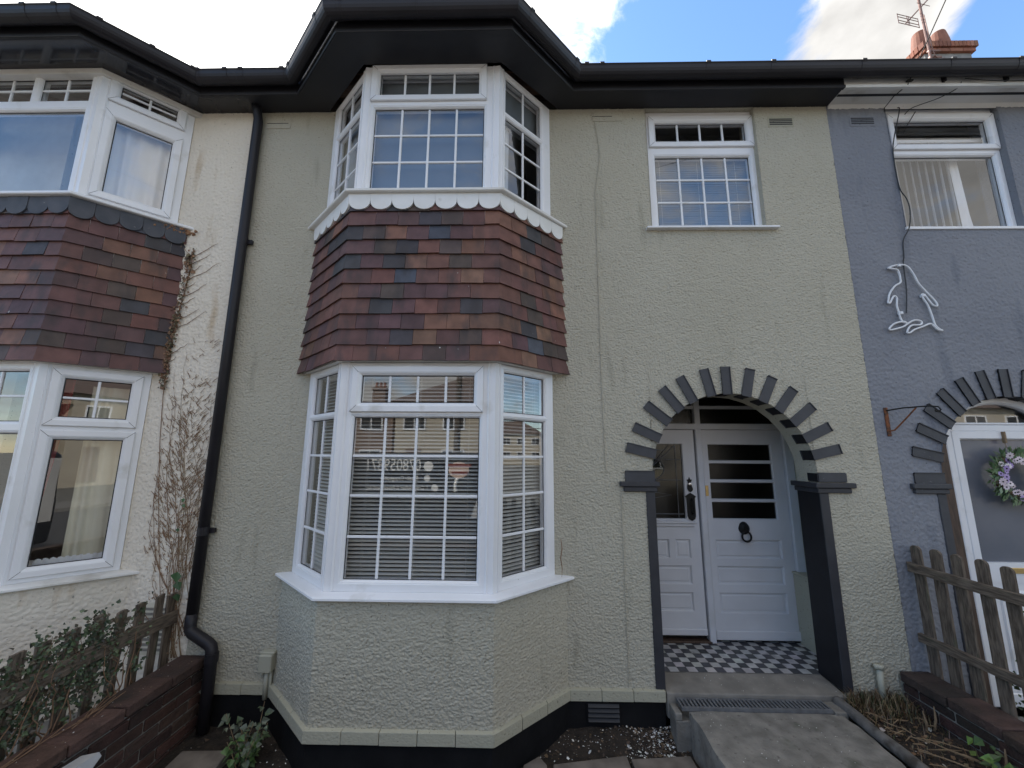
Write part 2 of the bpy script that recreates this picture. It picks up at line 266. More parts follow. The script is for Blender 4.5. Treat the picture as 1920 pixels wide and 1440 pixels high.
# ------------------------------------------------------------------ mesh collecting
class Basis:
    """local frame on a wall: u along it, w outwards, z up"""
    def __init__(s, p, q):
        s.p = Vector((p[0], p[1], 0)); d = Vector((q[0]-p[0], q[1]-p[1], 0)); s.L = d.length
        s.U = d.normalized(); s.N = Vector((s.U.y, -s.U.x, 0))
    def __call__(s, u, w, z): return s.p + s.U*u + s.N*w + Vector((0, 0, z))
class MB:
    def __init__(s): s.v = []; s.f = []; s.c = []; s.mi = []; s.cur = 0; s.tint = None
    def add(s, vs, fs):
        o = len(s.v); s.v += [tuple(v) for v in vs]
        for f in fs: s.f.append(tuple(i+o for i in f)); s.c.append(s.tint); s.mi.append(s.cur)
    def quad(s, a, b, c, d): s.add([a, b, c, d], [(0, 1, 2, 3)])
    def poly(s, pts): s.add(pts, [tuple(range(len(pts)))])
    def hexa(s, p): s.add(p, [(0, 3, 2, 1), (4, 5, 6, 7), (0, 1, 5, 4), (1, 2, 6, 5), (2, 3, 7, 6), (3, 0, 4, 7)])
    def box(s, x0, x1, y0, y1, z0, z1, B=None):
        p = [(x0, y0, z0), (x1, y0, z0), (x1, y1, z0), (x0, y1, z0), (x0, y0, z1), (x1, y0, z1), (x1, y1, z1), (x0, y1, z1)]
        if B: p = [B(a, b, c) for a, b, c in p]
        s.hexa(p)
    def cbox(s, x0, x1, y0, y1, z0, z1, e=.004, B=None):
        """box with chamfered vertical faces all round (26-face-ish, cheap bevel)"""
        e = min(e, (x1-x0)*.45, (y1-y0)*.45, (z1-z0)*.45)
        bm = bmesh.new(); bmesh.ops.create_cube(bm, size=1)
        for v in bm.verts: v.co = Vector(((x0+x1)/2+v.co.x*(x1-x0), (y0+y1)/2+v.co.y*(y1-y0), (z0+z1)/2+v.co.z*(z1-z0)))
        bmesh.ops.bevel(bm, geom=list(bm.edges), offset=e, segments=1, affect='EDGES', profile=.5)
        bm.verts.index_update(); vs = [v.co.copy() for v in bm.verts]
        if B: vs = [B(*v) for v in vs]
        s.add(vs, [tuple(v.index for v in f.verts) for f in bm.faces]); bm.free()
    def ring(s, u0, u1, z0, z1, prof, B):
        """mitred rectangular frame: profile = (inset, w) points"""
        R = [[(u0+i, z0+i), (u1-i, z0+i), (u1-i, z1-i), (u0+i, z1-i)] for i, w in prof]
        for k in range(len(prof)-1):
            for j in range(4):
                a, b = R[k][j], R[k][(j+1) % 4]; c, d = R[k+1][(j+1) % 4], R[k+1][j]
                s.quad(B(a[0], prof[k][1], a[1]), B(b[0], prof[k][1], b[1]), B(c[0], prof[k+1][1], c[1]), B(d[0], prof[k+1][1], d[1]))
    def prism(s, pts, axis_vec, cap=True):
        """extrude a polygon (3D points) along a vector"""
        n = len(pts); a = [Vector(p) for p in pts]; b = [p+Vector(axis_vec) for p in a]
        fs = [(i, (i+1) % n, n+(i+1) % n, n+i) for i in range(n)]
        if cap: fs += [tuple(range(n-1, -1, -1)), tuple(range(n, 2*n))]
        s.add(a+b, fs)
    def tube(s, pts, r, n=6, cap=True):
        pts = [Vector(p) for p in pts]; rs = r if isinstance(r, (list, tuple)) else [r]*len(pts)
        rings = []; ref = None
        for i, p in enumerate(pts):
            d = (pts[min(i+1, len(pts)-1)] - pts[max(i-1, 0)])
            d = d.normalized() if d.length > 1e-9 else Vector((0, 0, 1))
            if ref is None: ref = d.orthogonal().normalized()
            ref = (ref - d*ref.dot(d)); ref = ref.normalized() if ref.length > 1e-6 else d.orthogonal().normalized()
            q = d.cross(ref)
            rings.append([p + (ref*math.cos(2*math.pi*k/n) + q*math.sin(2*math.pi*k/n))*rs[i] for k in range(n)])
        vs = [v for rg in rings for v in rg]; fs = []
        for i in range(len(pts)-1):
            for k in range(n): fs.append((i*n+k, i*n+(k+1) % n, (i+1)*n+(k+1) % n, (i+1)*n+k))
        if cap: fs += [tuple(range(n-1, -1, -1)), tuple(range((len(pts)-1)*n, len(pts)*n))]
        s.add(vs, fs)
    def lathe(s, prof, c, n=16, axis='z'):
        vs = []; fs = []
        for r, h in prof:
            for k in range(n):
                a = 2*math.pi*k/n; x, y = r*math.cos(a), r*math.sin(a)
                vs.append((c[0]+x, c[1]+y, c[2]+h) if axis == 'z' else ((c[0]+x, c[1]+h, c[2]+y) if axis == 'y' else (c[0]+h, c[1]+x, c[2]+y)))
        for i in range(len(prof)-1):
            for k in range(n): fs.append((i*n+k, i*n+(k+1) % n, (i+1)*n+(k+1) % n, (i+1)*n+k))
        s.add(vs, fs)
    def sweep(s, base, prof, closed=False, caps=True):
        """sweep (w, z) profile along a mitred polyline; ends stay on their y plane"""
        P = [offset_line(base, w) for w, z in prof]; n = len(prof); m = n if closed else n-1
        for i in range(len(base)-1):
            for k in range(m):
                k2 = (k+1) % n
                s.quad((*P[k][i], prof[k][1]), (*P[k][i+1], prof[k][1]), (*P[k2][i+1], prof[k2][1]), (*P[k2][i], prof[k2][1]))
        if closed and caps:
            for i in (0, len(base)-1): s.poly([(*P[k][i], prof[k][1]) for k in range(n)])
def offset_line(base, w):
    """offset an open plan polyline outwards (towards -y side); first/last points slide along their own y (or x) plane"""
    segs = []
    for i in range(len(base)-1):
        b = Basis(base[i], base[i+1]); segs.append((b.p + b.N*w, b.U))
    out = []
    for i, p in enumerate(base):
        if i == 0 or i == len(base)-1:
            q, d = segs[0] if i == 0 else segs[-1]
            if abs(d.y) > .2: t = (p[1]-q.y)/d.y
            else: t = (p[0]-q.x)/d.x
            out.append((q.x+d.x*t, q.y+d.y*t))
        else:
            (q1, d1), (q2, d2) = segs[i-1], segs[i]
            cr = d1.x*d2.y - d1.y*d2.x
            if abs(cr) < 1e-6: out.append((q2.x, q2.y)); continue
            t = ((q2.x-q1.x)*d2.y - (q2.y-q1.y)*d2.x)/cr
            out.append((q1.x+d1.x*t, q1.y+d1.y*t))
    return out
def obj(name, mb, mat, parent=None, smooth=False, bevel=None):
    me = bpy.data.meshes.new(name); me.from_pydata(mb.v, [], mb.f); me.update()
    for m in (mat if isinstance(mat, list) else [mat]): me.materials.append(M[m] if isinstance(m, str) else m)
    if any(mb.mi): me.polygons.foreach_set('material_index', mb.mi)
    if any(c is not None for c in mb.c):
        at = me.attributes.new('tint', 'FLOAT_COLOR', 'FACE'); d = []
        for c in mb.c: d += [*(c or (.5, .5, .5)), 1.0]
        at.data.foreach_set('color', d)
    if smooth: me.polygons.foreach_set('use_smooth', [True]*len(me.polygons))
    o = bpy.data.objects.new(name, me); COL.objects.link(o)
    if parent: o.parent = parent
    if bevel:
        bv = o.modifiers.new('bevel', 'BEVEL'); bv.width = bevel; bv.segments = 2; bv.limit_method = 'ANGLE'; bv.angle_limit = R_(40)
    return o
def tag(o, label, cat, group=None, kind=None):
    if label: o['label'] = label
    if cat: o['category'] = cat
    if group: o['group'] = group
    if kind: o['kind'] = kind
    return o
def thing(name, label, cat, group=None):
    o = bpy.data.objects.new(name, None); COL.objects.link(o); o.empty_display_size = .2
    return tag(o, label, cat, group)
def struct(name, mb, mat, kind='structure', **k):
    o = obj(name, mb, mat, **k); o['kind'] = kind; return o
def jit(c, a=.12):
    k = 1+random.uniform(-a, a); return tuple(max(0, x*k*(1+random.uniform(-.04, .04))) for x in c)
FRONT = lambda y=0.0: Basis((0, y), (1, y))     # u = world x, w = -y

# ------------------------------------------------------------------ windows
def window(parent, B, rect, lights, frame_mat='upvc', name='window', depth=.065, pane='pane_glass', bar_w=.017, open_sash=None):
    """outer frame as the window's own mesh; opening_sash, pane and glazing_bars as sub-parts
       lights: (u0,u1,z0,z1 of the GLASS, kind, cols, rows)"""
    u0, u1, z0, z1 = rect; fr = MB(); pa = MB(); ba = MB(); ga = MB(); sashes = []
    hs = []
    for (a, b, c, d, kind, nc, nr) in lights:
        e = .022 if kind == 'fixed' else .060
        hs.append((a-e, b+e, c-e, d+e))
    us = sorted({u0, u1, *[h[0] for h in hs], *[h[1] for h in hs]}); zs = sorted({z0, z1, *[h[2] for h in hs], *[h[3] for h in hs]})
    for i in range(len(us)-1):
        for j in range(len(zs)-1):
            cu, cz = (us[i]+us[i+1])/2, (zs[j]+zs[j+1])/2
            if any(h[0] < cu < h[1] and h[2] < cz < h[3] for h in hs): continue
            fr.quad(B(us[i], 0, zs[j]), B(us[i+1], 0, zs[j]), B(us[i+1], 0, zs[j+1]), B(us[i], 0, zs[j+1]))
            fr.quad(B(us[i], -depth, zs[j]), B(us[i+1], -depth, zs[j]), B(us[i+1], -depth, zs[j+1]), B(us[i], -depth, zs[j+1]))
    fr.ring(u0, u1, z0, z1, [(0, -depth), (0, 0)], B)
    for (a, b, c, d, kind, nc, nr), h in zip(lights, hs):
        if kind == 'fixed':
            fr.ring(h[0], h[1], h[2], h[3], [(0, 0), (.004, -.003), (.010, -.004), (.020, -.016), (.022, -.030), (.022, -depth)], B); lift = 0
        else:
            fr.ring(h[0], h[1], h[2], h[3], [(0, 0), (0, -depth)], B)
            sa = MB(); g = .0025
            sa.ring(h[0]-.006, h[1]+.006, h[2]-.006, h[3]+.006, [(0, .002), (0, .017), (.004, .021), (.040, .021), (.050, .016), (.064, .002), (.066, -.028), (.066, -.05)], B)
            sashes.append(sa); lift = .012
        ga.ring(a-.001, b+.001, c-.001, d+.001, [(0, -.026+lift), (.006, -.0275+lift)], B)
        q0, q1, ww = (-.006, .062, .0222) if kind != 'fixed' else (.001, .021, -.0005)
        for (cu, cz, su, sz) in ((h[0], h[2], 1, 1), (h[1], h[2], -1, 1), (h[1], h[3], -1, -1), (h[0], h[3], 1, -1)):   # mitre welds
            if kind == 'fixed': continue
            t_ = .0008; ga.quad(B(cu+su*(q0+t_), ww, cz+sz*(q0-t_)), B(cu+su*(q0-t_), ww, cz+sz*(q0+t_)), B(cu+su*(.040-t_), ww, cz+sz*(.040+t_)), B(cu+su*(.040+t_), ww, cz+sz*(.040-t_)))
        w = -.030+lift
        pa.quad(B(a, w, c), B(b, w, c), B(b, w, d), B(a, w, d))
        for k in range(1, nc):
            x = a+(b-a)*k/nc; ba.cbox(x-bar_w/2, x+bar_w/2, w-.004, w+.010, c+.004, d-.004, .003, B)
        for k in range(1, nr):
            z = c+(d-c)*k/nr; ba.cbox(a+.004, b-.004, w-.0035, w+.0092, z-bar_w/2, z+bar_w/2, .003, B)
    wn = obj(name, fr, frame_mat, parent)
    for sa in sashes: obj('opening_sash', sa, frame_mat, wn)
    obj('pane', pa, pane, wn); obj('gasket', ga, 'gasket', wn)
    if ba.f: obj('glazing_bars', ba, 'upvc', wn)
    return wn

# ------------------------------------------------------------------ walls with openings
def lines(lo, hi, pts, step):
    ps = sorted({lo, hi, *[p for p in pts if lo < p < hi]}); out = []
    for p, q in zip(ps[:-1], ps[1:]):
        n = max(1, math.ceil((q-p)/step)); out += [p+(q-p)*k/n for k in range(n)]
    return out+[hi]
def relief(o, tex, level=5):
    """roughcast as real relief: subdivide and displace the front skin"""
    bm = bmesh.new(); bm.from_mesh(o.data); bmesh.ops.remove_doubles(bm, verts=bm.verts, dist=.0004); bm.to_mesh(o.data); bm.free()
    o.data.polygons.foreach_set('use_smooth', [True]*len(o.data.polygons))
    sb = o.modifiers.new('grid', 'SUBSURF'); sb.subdivision_type = 'SIMPLE'; sb.levels = 0; sb.render_levels = level
    for (kind, size, amt, mid) in tex:
        key = f'{kind}_{size}'
        t = bpy.data.textures.get(key) or bpy.data.textures.new(key, kind); t.noise_scale = size
        if kind == 'CLOUDS': t.noise_depth = 1; t.noise_basis = 'ORIGINAL_PERLIN'
        if kind == 'VORONOI': t.noise_intensity = 1.0
        dm = o.modifiers.new('dash', 'DISPLACE'); dm.texture = t; dm.texture_coords = 'LOCAL'; dm.strength = amt; dm.mid_level = mid
    return o
STEP = .18
def wall_grid(mb, core, x0, x1, z0, z1, holes, y=0.0, t=.23, arch=None):
    """front skin with rectangular holes (a,b,c,d) and an optional arch (cx, r, spring z); back and reveals go to core"""
    hs = list(holes)
    if arch: cx, r, sp, top = arch; hs.append((cx-r, cx+r, z0-1, top))
    xs = lines(x0, x1, [v for h in hs for v in h[:2]], STEP); zs = lines(z0, z1, [v for h in hs for v in h[2:]], STEP)
    for i in range(len(xs)-1):
        for j in range(len(zs)-1):
            cx_, cz_ = (xs[i]+xs[i+1])/2, (zs[j]+zs[j+1])/2
            if any(h[0] < cx_ < h[1] and h[2] < cz_ < h[3] for h in hs): continue
            mb.quad((xs[i], y, zs[j]), (xs[i+1], y, zs[j]), (xs[i+1], y, zs[j+1]), (xs[i], y, zs[j+1]))
            core.quad((xs[i], y+t, zs[j]), (xs[i], y+t, zs[j+1]), (xs[i+1], y+t, zs[j+1]), (xs[i+1], y+t, zs[j]))
    f = y-.006
    for (a, b, c, d) in holes:
        for p, q in (((a, c), (a, d)), ((b, c), (b, d)), ((a, c), (b, c)), ((a, d), (b, d))):
            core.quad((p[0], f, p[1]), (q[0], f, q[1]), (q[0], y+t, q[1]), (p[0], y+t, p[1]))
    if arch:
        n = 16; m = 3
        pts = [(cx-r*math.cos(math.pi*k/n), sp+r*math.sin(math.pi*k/n)) for k in range(n+1)]
        for k in range(n):
            (xa, za), (xb, zb) = pts[k], pts[k+1]
            for q in range(m):
                g = lambda z, t_: z+(top-z)*t_/m
                mb.quad((xa, y, g(za, q)), (xb, y, g(zb, q)), (xb, y, g(zb, q+1)), (xa, y, g(za, q+1)))
            core.quad((xa, y+t, za), (xa, y+t, top), (xb, y+t, top), (xb, y+t, zb))
        n = 36; pts = [(cx-r*math.cos(math.pi*k/n), sp+r*math.sin(math.pi*k/n)) for k in range(n+1)]
        for k in range(n): (xa, za), (xb, zb) = pts[k], pts[k+1]; core.quad((xa, f, za), (xb, f, zb), (xb, y+t, zb), (xa, y+t, za))
        for x in (cx-r, cx+r): core.quad((x, f, z0), (x, f, sp), (x, y+t, sp), (x, y+t, z0))

# ------------------------------------------------------------------ bay geometry (plan, metres)
def bay_plan(dx): return [(-1.793+dx, 0), (-1.288+dx, -.465), (-.157+dx, -.465), (.353+dx, 0)]
def win_plan(dx): return [(-1.734+dx, 0), (-1.269+dx, -.42), (-.175+dx, -.42), (.27+dx, 0)]
LDX = -3.313
TINTS = [((.150, .069, .055), 6), ((.125, .060, .054), 6), ((.175, .086, .060), 3), ((.190, .105, .070), 1), ((.100, .054, .056), 5), ((.082, .058, .050), 4), ((.055, .050, .056), 3), ((.068, .074, .095), 1)]
TW = [t for t, w in TINTS for _ in range(w)]
def hung_tiles(parent, dx, rnd):
    """plain tiles in broken-bond courses on the three faces of the skirt"""
    bp = bay_plan(dx); mb = MB(); P = .1163; z_bot = 2.430; n = 10; tw = .1635
    faces = [Basis(bp[0], bp[1]), Basis(bp[1], bp[2]), Basis(bp[2], bp[3])]
    half = math.tan(R_(42.5)/2)
    def flare(z):
        t = min(max((z-2.43)/1.17, 0), 1); return -.004 + .022*(1-t)**1.6
    for k in range(n+1):
        z0 = z_bot+k*P; z1 = z0+P+.028
        wb, wt = flare(z0)+.016, flare(z1)-.002; th = .0125
        ctints = [jit(rnd.choice(TW)), jit(rnd.choice(TW))]
        for fi, B in enumerate(faces):
            L = B.L; eb0 = -wb*half if fi > 0 else -.05; et0 = -wt*half if fi > 0 else -.05
            eb1 = L+wb*half if fi < 2 else L+.05; et1 = L+wt*half if fi < 2 else L+.05
            # joints
            if fi == 1: off = .5*(k % 2); first = .115 + .09*(k % 2)
            elif fi == 0: first = L - (.115 + .09*((k+1) % 2)); first -= int(first/tw)*tw
            else: first = .115 + .09*((k+1) % 2)
            js = []; u = first
            while u < L-.05: js.append(u + rnd.uniform(-.004, .004)); u += tw
            edges = [None]+js+[None]
            for i in range(len(edges)-1):
                a, b = edges[i], edges[i+1]; g = .0012
                ub0 = eb0 if a is None else a+g; ut0 = et0 if a is None else a+g
                ub1 = eb1 if b is None else b-g; ut1 = et1 if b is None else b-g
                if a is None and fi > 0: mb.tint = ctints[fi-1]
                elif b is None and fi < 2: mb.tint = ctints[fi]
                else: mb.tint = jit(rnd.choice(TW), .15)
                d = rnd.uniform(-.002, .003); dz = rnd.uniform(-.003, .003); dq = dz+rnd.uniform(-.0035, .0035); d2 = d+rnd.uniform(-.0015, .0015)
                mb.hexa([B(ub0, wb-th+d, z0+dz), B(ub1, wb-th+d2, z0+dq), B(ut1, wt-th, z1), B(ut0, wt-th, z1),
                         B(ub0, wb+d, z0+dz), B(ub1, wb+d2, z0+dq), B(ut1, wt, z1), B(ut0, wt, z1)])
    return obj('tile_hanging', mb, 'hung_tile', parent)
def scallops(parent, dx, mat, z_top, z_low, rag=0, rnd=random):
    bp = bay_plan(dx); mb = MB()
    for fi in range(3):
        B = Basis(bp[fi], bp[fi+1]); half = math.tan(R_(42.5)/2); w = .022
        a = -w*half if fi > 0 else .0; b = B.L+w*half if fi < 2 else B.L-.0
        n = 7 if fi == 1 else 5; sp = (b-a)/n
        for i in range(n):
            if rag and fi == 2 and rnd.random() < .15: continue
            c = a+sp*(i+.5); r = sp/2-.002; zc = z_low+r*.80
            dz = rnd.uniform(-.012, .004) if rag else 0; q = rag*rnd.uniform(0, .4)
            pts = [(c-sp/2+.0005, z_top), (c-sp/2+.0005, zc+r*.22)]
            for k in range(13):
                t = math.pi*k/12; pts.append((c-r*math.cos(t), zc-r*math.sin(t)*.80+dz))
            pts += [(c+sp/2-.0005, zc+r*.22), (c+sp/2-.0005, z_top)]
            wv = w if i % 2 == 0 or not rag else w-.004
            f = [B(u, wv, z) for u, z in pts]; bk = [B(u, wv-.018, z) for u, z in pts]; m = len(pts)
            mb.add(f+bk, [tuple(range(m)), tuple(range(2*m-1, m-1, -1))]+[(j, j+m, (j+1) % m+m, (j+1) % m) for j in range(m)])
    return obj('scalloped_trim', mb, mat, parent)
def bay_posts(parent, dx, z0, z1, mat='upvc'):
    wp = win_plan(dx)
    for i in (1, 2):
        mb = MB(); c = Vector((*wp[i], 0)); B1 = Basis(wp[i-1], wp[i]); B2 = Basis(wp[i], wp[i+1]); L1 = B1.L
        prof = [B1(L1-.052, .004, 0), B1(L1-.052, -.07, 0), B2(.052, -.07, 0), B2(.052, .004, 0)]
        out = [B2(.040, .010, 0), B2(.036, .004, 0), B2(.020, .006, 0), (B1(L1, .012, 0)+B2(0, .012, 0))/2, B1(L1-.020, .006, 0), B1(L1-.036, .004, 0), B1(L1-.040, .010, 0)]
        pts = [Vector((p.x, p.y, z0)) for p in prof+out]
        mb.prism(pts, (0, 0, z1-z0)); obj('bay_post', mb, mat, parent)
def roof_edge(parent, line, mats, name_suffix='', brackets=()):
    """fascia + gutter swept along the eaves line"""
    fm, gm = mats
    fa = MB(); fa.sweep(line, [(0, 4.918), (0, 5.05), (-.022, 5.05), (-.022, 4.918)], closed=True); obj('fascia', fa, fm, parent)
    be = MB(); be.sweep(line, [(.006, 4.914), (.010, 4.920), (.010, 4.940), (.0, 4.944)], closed=True); obj('fascia_bead', be, fm, parent)
    prof = [(.012, 5.042)]
    for k in range(0, 11):
        a = math.pi*k/10; prof.append((.071-.058*math.cos(a), 5.030-.072*math.sin(a)))
    prof += [(.131, 5.038), (.136, 5.044), (.136, 5.050), (.128, 5.050), (.124, 5.038)]
    for k in range(0, 11):
        a = math.pi*(10-k)/10; prof.append((.071-.053*math.cos(a), 5.030-.066*math.sin(a)))
    gu = MB(); gu.sweep(line, prof, closed=True); g = obj('gutter', gu, gm, parent)
    for (si, u) in brackets:
        B = Basis(line[si], line[si+1]); br = MB()
        pts = [(.071-.0605*math.cos(math.pi*k/10), 5.030-.0742*math.sin(math.pi*k/10)) for k in range(11)] + [(.141, 5.044), (.141, 5.058), (.128, 5.058)]
        inn = [(.071-.0585*math.cos(math.pi*k/10), 5.030-.0725*math.sin(math.pi*k/10)) for k in range(11)] + [(.1365, 5.044), (.1365, 5.052), (.128, 5.052)]
        for k in range(len(pts)-1):
            for (p, q) in ((pts, inn),):
                A = [B(u-.018, *pts[k]), B(u+.018, *pts[k]), B(u+.018, *pts[k+1]), B(u-.018, *pts[k+1])]
                C = [B(u-.018, *inn[k]), B(u+.018, *inn[k]), B(u+.018, *inn[k+1]), B(u-.018, *inn[k+1])]
                br.hexa([C[0], C[1], C[2], C[3], A[0], A[1], A[2], A[3]])
        obj('gutter_bracket', br, gm, g)
def soffit(parent, wall_line, eave_line, mat, z=4.93):
    mb = MB()
    E = eave_line; n = len(E)
    for i in range(n-1):
        a, b = E[i], E[i+1]; wa, wb = wall_line[i], wall_line[i+1]
        mb.quad((*a, z), (*b, z), (*wb, z), (*wa, z)); mb.quad((*a, z+.012), (*wa, z+.012), (*wb, z+.012), (*b, z+.012))
    return obj('soffit', mb, mat, parent)
def louvre(parent, x0, x1, z0, z1, mat, y=-.004, n=4, name='air_vent', dark='black_matt'):
    mb = MB(); h = (z1-z0)/(2*n+1)
    mb.cur = 0
    mb.box(x0-.012, x1+.012, y, y+.02, z0-.014, z1+.014)
    sl_ = MB()
    for k in range(n):
        za = z0+h*(2*k+1); sl_.box(x0, x1, y-.0025, y+.01, za-h*.3, za+h*.75)
    v = obj(name, mb, mat, parent); obj('slot', sl_, dark, v); return v
def arch_bricks(parent, cx, sp, r, mat, nums=range(15), soffit_depth=.105):
    for k in nums:
        t = math.pi*k/14; mb = MB(); w = .0325; jl = random.uniform(-.006, .004); a0 = t+random.uniform(-.012, .012)
        d = Vector((-math.cos(a0), 0, math.sin(a0))); s = Vector((math.sin(a0), 0, math.cos(a0)))
        if k in (0, 14): o = Vector((cx, 0, sp-.03+.002))
        else: o = Vector((cx, 0, sp))
        r0, r1 = r-.006, r+.213+jl
        if k in (0, 14): d = Vector((-1 if k == 0 else 1, 0, 0)); s = Vector((0, 0, 1)); o = Vector((cx, 0, sp-.024)); w = .0365
        P = lambda rr, ss, y: o + d*rr + s*ss + Vector((0, y, 0))
        f = -.012+random.uniform(-.003, .002)
        bm = bmesh.new(); bmesh.ops.create_cube(bm, size=1)
        for v in bm.verts:
            q = v.co.copy(); v.co = P(r0 if q.x < 0 else r1, w*(1 if q.z > 0 else -1), f if q.y < 0 else soffit_depth)
        bmesh.ops.bevel(bm, geom=list(bm.edges), offset=.006, segments=2, affect='EDGES')
        bm.verts.index_update(); bm.normal_update(); vs = [v.co.copy() for v in bm.verts]
        for fa in bm.faces:
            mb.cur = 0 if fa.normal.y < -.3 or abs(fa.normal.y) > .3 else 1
            o_ = len(mb.v)
            mb.add([vs[v.index] for v in fa.verts], [tuple(range(len(fa.verts)))])
        bm.free(); obj('arch_brick', mb, [mat, 'pier_paint'], parent)
def interior(parent, x0, x1, y0=.25, y1=3.9, floors=((.12, 2.62), (2.82, 5.2)), mat='room', split=None):
    mb = MB()
    for z0, z1 in floors:
        mb.box(x0, x1, y1, y1+.1, z0, z1)                       # back wall
        mb.box(x0, x0+.05, y0, y1, z0, z1); mb.box(x1-.05, x1, y0, y1, z0, z1)
        mb.box(x0+.05, x1-.05, y0, y1, z0-.08, z0); mb.box(x0+.05, x1-.05, y0, y1, z1, z1+.08)
        if split is not None: mb.box(split-.05, split+.05, y0, y1, z0, z1)
    return obj('interior_walls', mb, mat, parent)

def bay_panel(parent, dx, z0, z1, mat, w=-.004):
    pl = offset_line(bay_plan(dx), w); mb = MB(); mb.prism([(*p, z0) for p in pl] , (0, 0, z1-z0)); return obj('bay_panel', mb, mat, parent)
def bay_wall(parent, dx, mat, z0=.148, z1=.872):
    bp = bay_plan(dx); mb = MB(); cols = []
    for i in range(3):
        n = max(1, math.ceil(math.dist(bp[i], bp[i+1])/STEP))
        for k in range(n + (i == 2)): cols.append((bp[i][0]+(bp[i+1][0]-bp[i][0])*k/n, bp[i][1]+(bp[i+1][1]-bp[i][1])*k/n))
    nz = math.ceil((z1-z0)/STEP); zz = [z0+(z1-z0)*k/nz for k in range(nz+1)]; n = len(cols)
    mb.add([(x, y, z) for z in zz for x, y in cols], [(j*n+i, j*n+i+1, (j+1)*n+i+1, (j+1)*n+i) for j in range(nz) for i in range(n-1)])
    o = obj('bay_wall', mb, mat, parent); relief(o, RELIEF[mat])
    mb = MB(); mb.sweep(bp, [(-.004, z1-.03), (-.10, z1), (-.10, z0)]); obj('bay_lining', mb, 'room', parent); return o
def sill_sweep(parent, base, prof, mat, name='window_sill'):
    mb = MB(); mb.sweep(base, prof, closed=True); return obj(name, mb, mat, parent)
LOW_SILL = [(-.075, .906), (-.02, .902), (.030, .894), (.040, .888), (.041, .876), (.034, .871), (.0, .869), (-.075, .869)]
UP_SILL = [(-.075, 3.800), (-.02, 3.782), (.046, 3.760), (.053, 3.755), (.053, 3.738), (.046, 3.732), (.0, 3.728), (-.075, 3.728)]

def main_roof(parent, x0, x1, bay=None, mat='roof_tile'):
    mb = MB(); z0, y0, y1, z1 = 5.075, -.235, 3.8, 8.05
    n = 34
    for k in range(n):          # lapped courses
        ta, tb = k/n, (k+1)/n; ya, yb = y0+(y1-y0)*ta, y0+(y1-y0)*tb; za, zb = z0+(z1-z0)*ta, z0+(z1-z0)*tb
        mb.quad((x0, ya, za+.02), (x1, ya, za+.02), (x1, yb, zb), (x0, yb, zb)); mb.quad((x0, ya, za), (x1, ya, za), (x1, ya, za+.02), (x0, ya, za+.02))
    mb.quad((x0, y1, z1), (x1, y1, z1), (x1, 7.6, 5.1), (x0, 7.6, 5.1))
    if bay:
        a, b, c, d = bay; sl_ = (z1-z0)/(y1-y0)
        fz = 5.075; ry = .75; rz = fz+(ry+.745)*.62; vy = y0+(rz-z0)/sl_
        xm0, xm1 = (a[0]+b[0])/2+.35, (c[0]+d[0])/2-.35
        def lap(p, q, r, s, m=9):
            for k in range(m):
                ta, tb = k/m, (k+1)/m; f = lambda u, v, t: Vector(u).lerp(Vector(v), t); up = Vector((0, 0, .02))
                mb.quad(f(p, s, ta)+up, f(q, r, ta)+up, f(q, r, tb), f(p, s, tb)); mb.quad(f(p, s, ta), f(q, r, ta), f(q, r, ta)+up, f(p, s, ta)+up)
        lap((b[0], b[1]-.03, fz), (c[0], c[1]-.03, fz), (xm1, ry, rz), (xm0, ry, rz))
        lap((a[0], a[1]-.03, fz), (b[0], b[1]-.03, fz), (xm0, ry, rz), (xm0-.25, vy, rz))
        lap((c[0], c[1]-.03, fz), (d[0], d[1]-.03, fz), (xm1+.25, vy, rz), (xm1, ry, rz))
        mb.quad((xm0, ry, rz), (xm1, ry, rz), (xm1+.25, vy, rz), (xm0-.25, vy, rz))
    return obj('roof', mb, mat, parent)
def ground_wall(parent, x0, x1, mats, holes, arch=None, z0=-.3, z1=4.93):
    mb = MB(); core = MB(); wall_grid(mb, core, x0, x1, z0, z1, holes, arch=arch); o = obj('wall', mb, mats, parent); relief(o, RELIEF[mats]); obj('wall_core', core, mats, parent); return o
RELIEF = {'olive_render': [('CLOUDS', .0128, .0135, .5), ('CLOUDS', .045, .006, .5)], 'cream_render': [('CLOUDS', .022, .0125, .5), ('CLOUDS', .08, .007, .5)], 'blue_render': [('CLOUDS', .024, .0105, .5), ('CLOUDS', .09, .006, .5)]}
def backing(parent, x0, x1, mat='brick_far'):
    mb = MB(); mb.box(x0, x1, 7.35, 7.55, -.3, 5.2); mb.box(x0, x0+.09, .25, 7.35, -.3, 5.2); mb.box(x1-.09, x1, .25, 7.35, -.3, 5.2)
    mb.box(x0+.1, x1-.1, .24, 7.3, 5.3, 5.34)
    return obj('rear_wall', mb, mat, parent)

rnd_t = random.Random(21)
XL, XR = -2.455, 2.785            # party lines of the middle house
def eave_of(dx): return [(-1.968+dx, -.20), (-1.393+dx, -.712), (-.065+dx, -.712), (.460+dx, -.20)]
def bay_in(dx): return [(-1.793+dx, .0), (-1.288+dx, -.45), (-.157+dx, -.45), (.353+dx, .0)]

# ================================================================== MIDDLE HOUSE
H = thing('terraced_house', 'sage green roughcast house with arched porch and white bay windows, between cream and blue neighbours', 'house', 'houses of the terrace')
HB = [(-1.72, .262, .9, 2.44), (-1.72, .262, 3.78, 4.93)]
ARCH = (1.6655, .6295, 1.652, 2.62)
ground_wall(H, XL, XR, 'olive_render', HB+[(1.145, 2.125, 3.712, 4.93)], arch=ARCH, z0=.148)
bay_wall(H, 0, 'olive_render')
bay_panel(H, 0, 2.432, 3.735, 'upvc_aged')
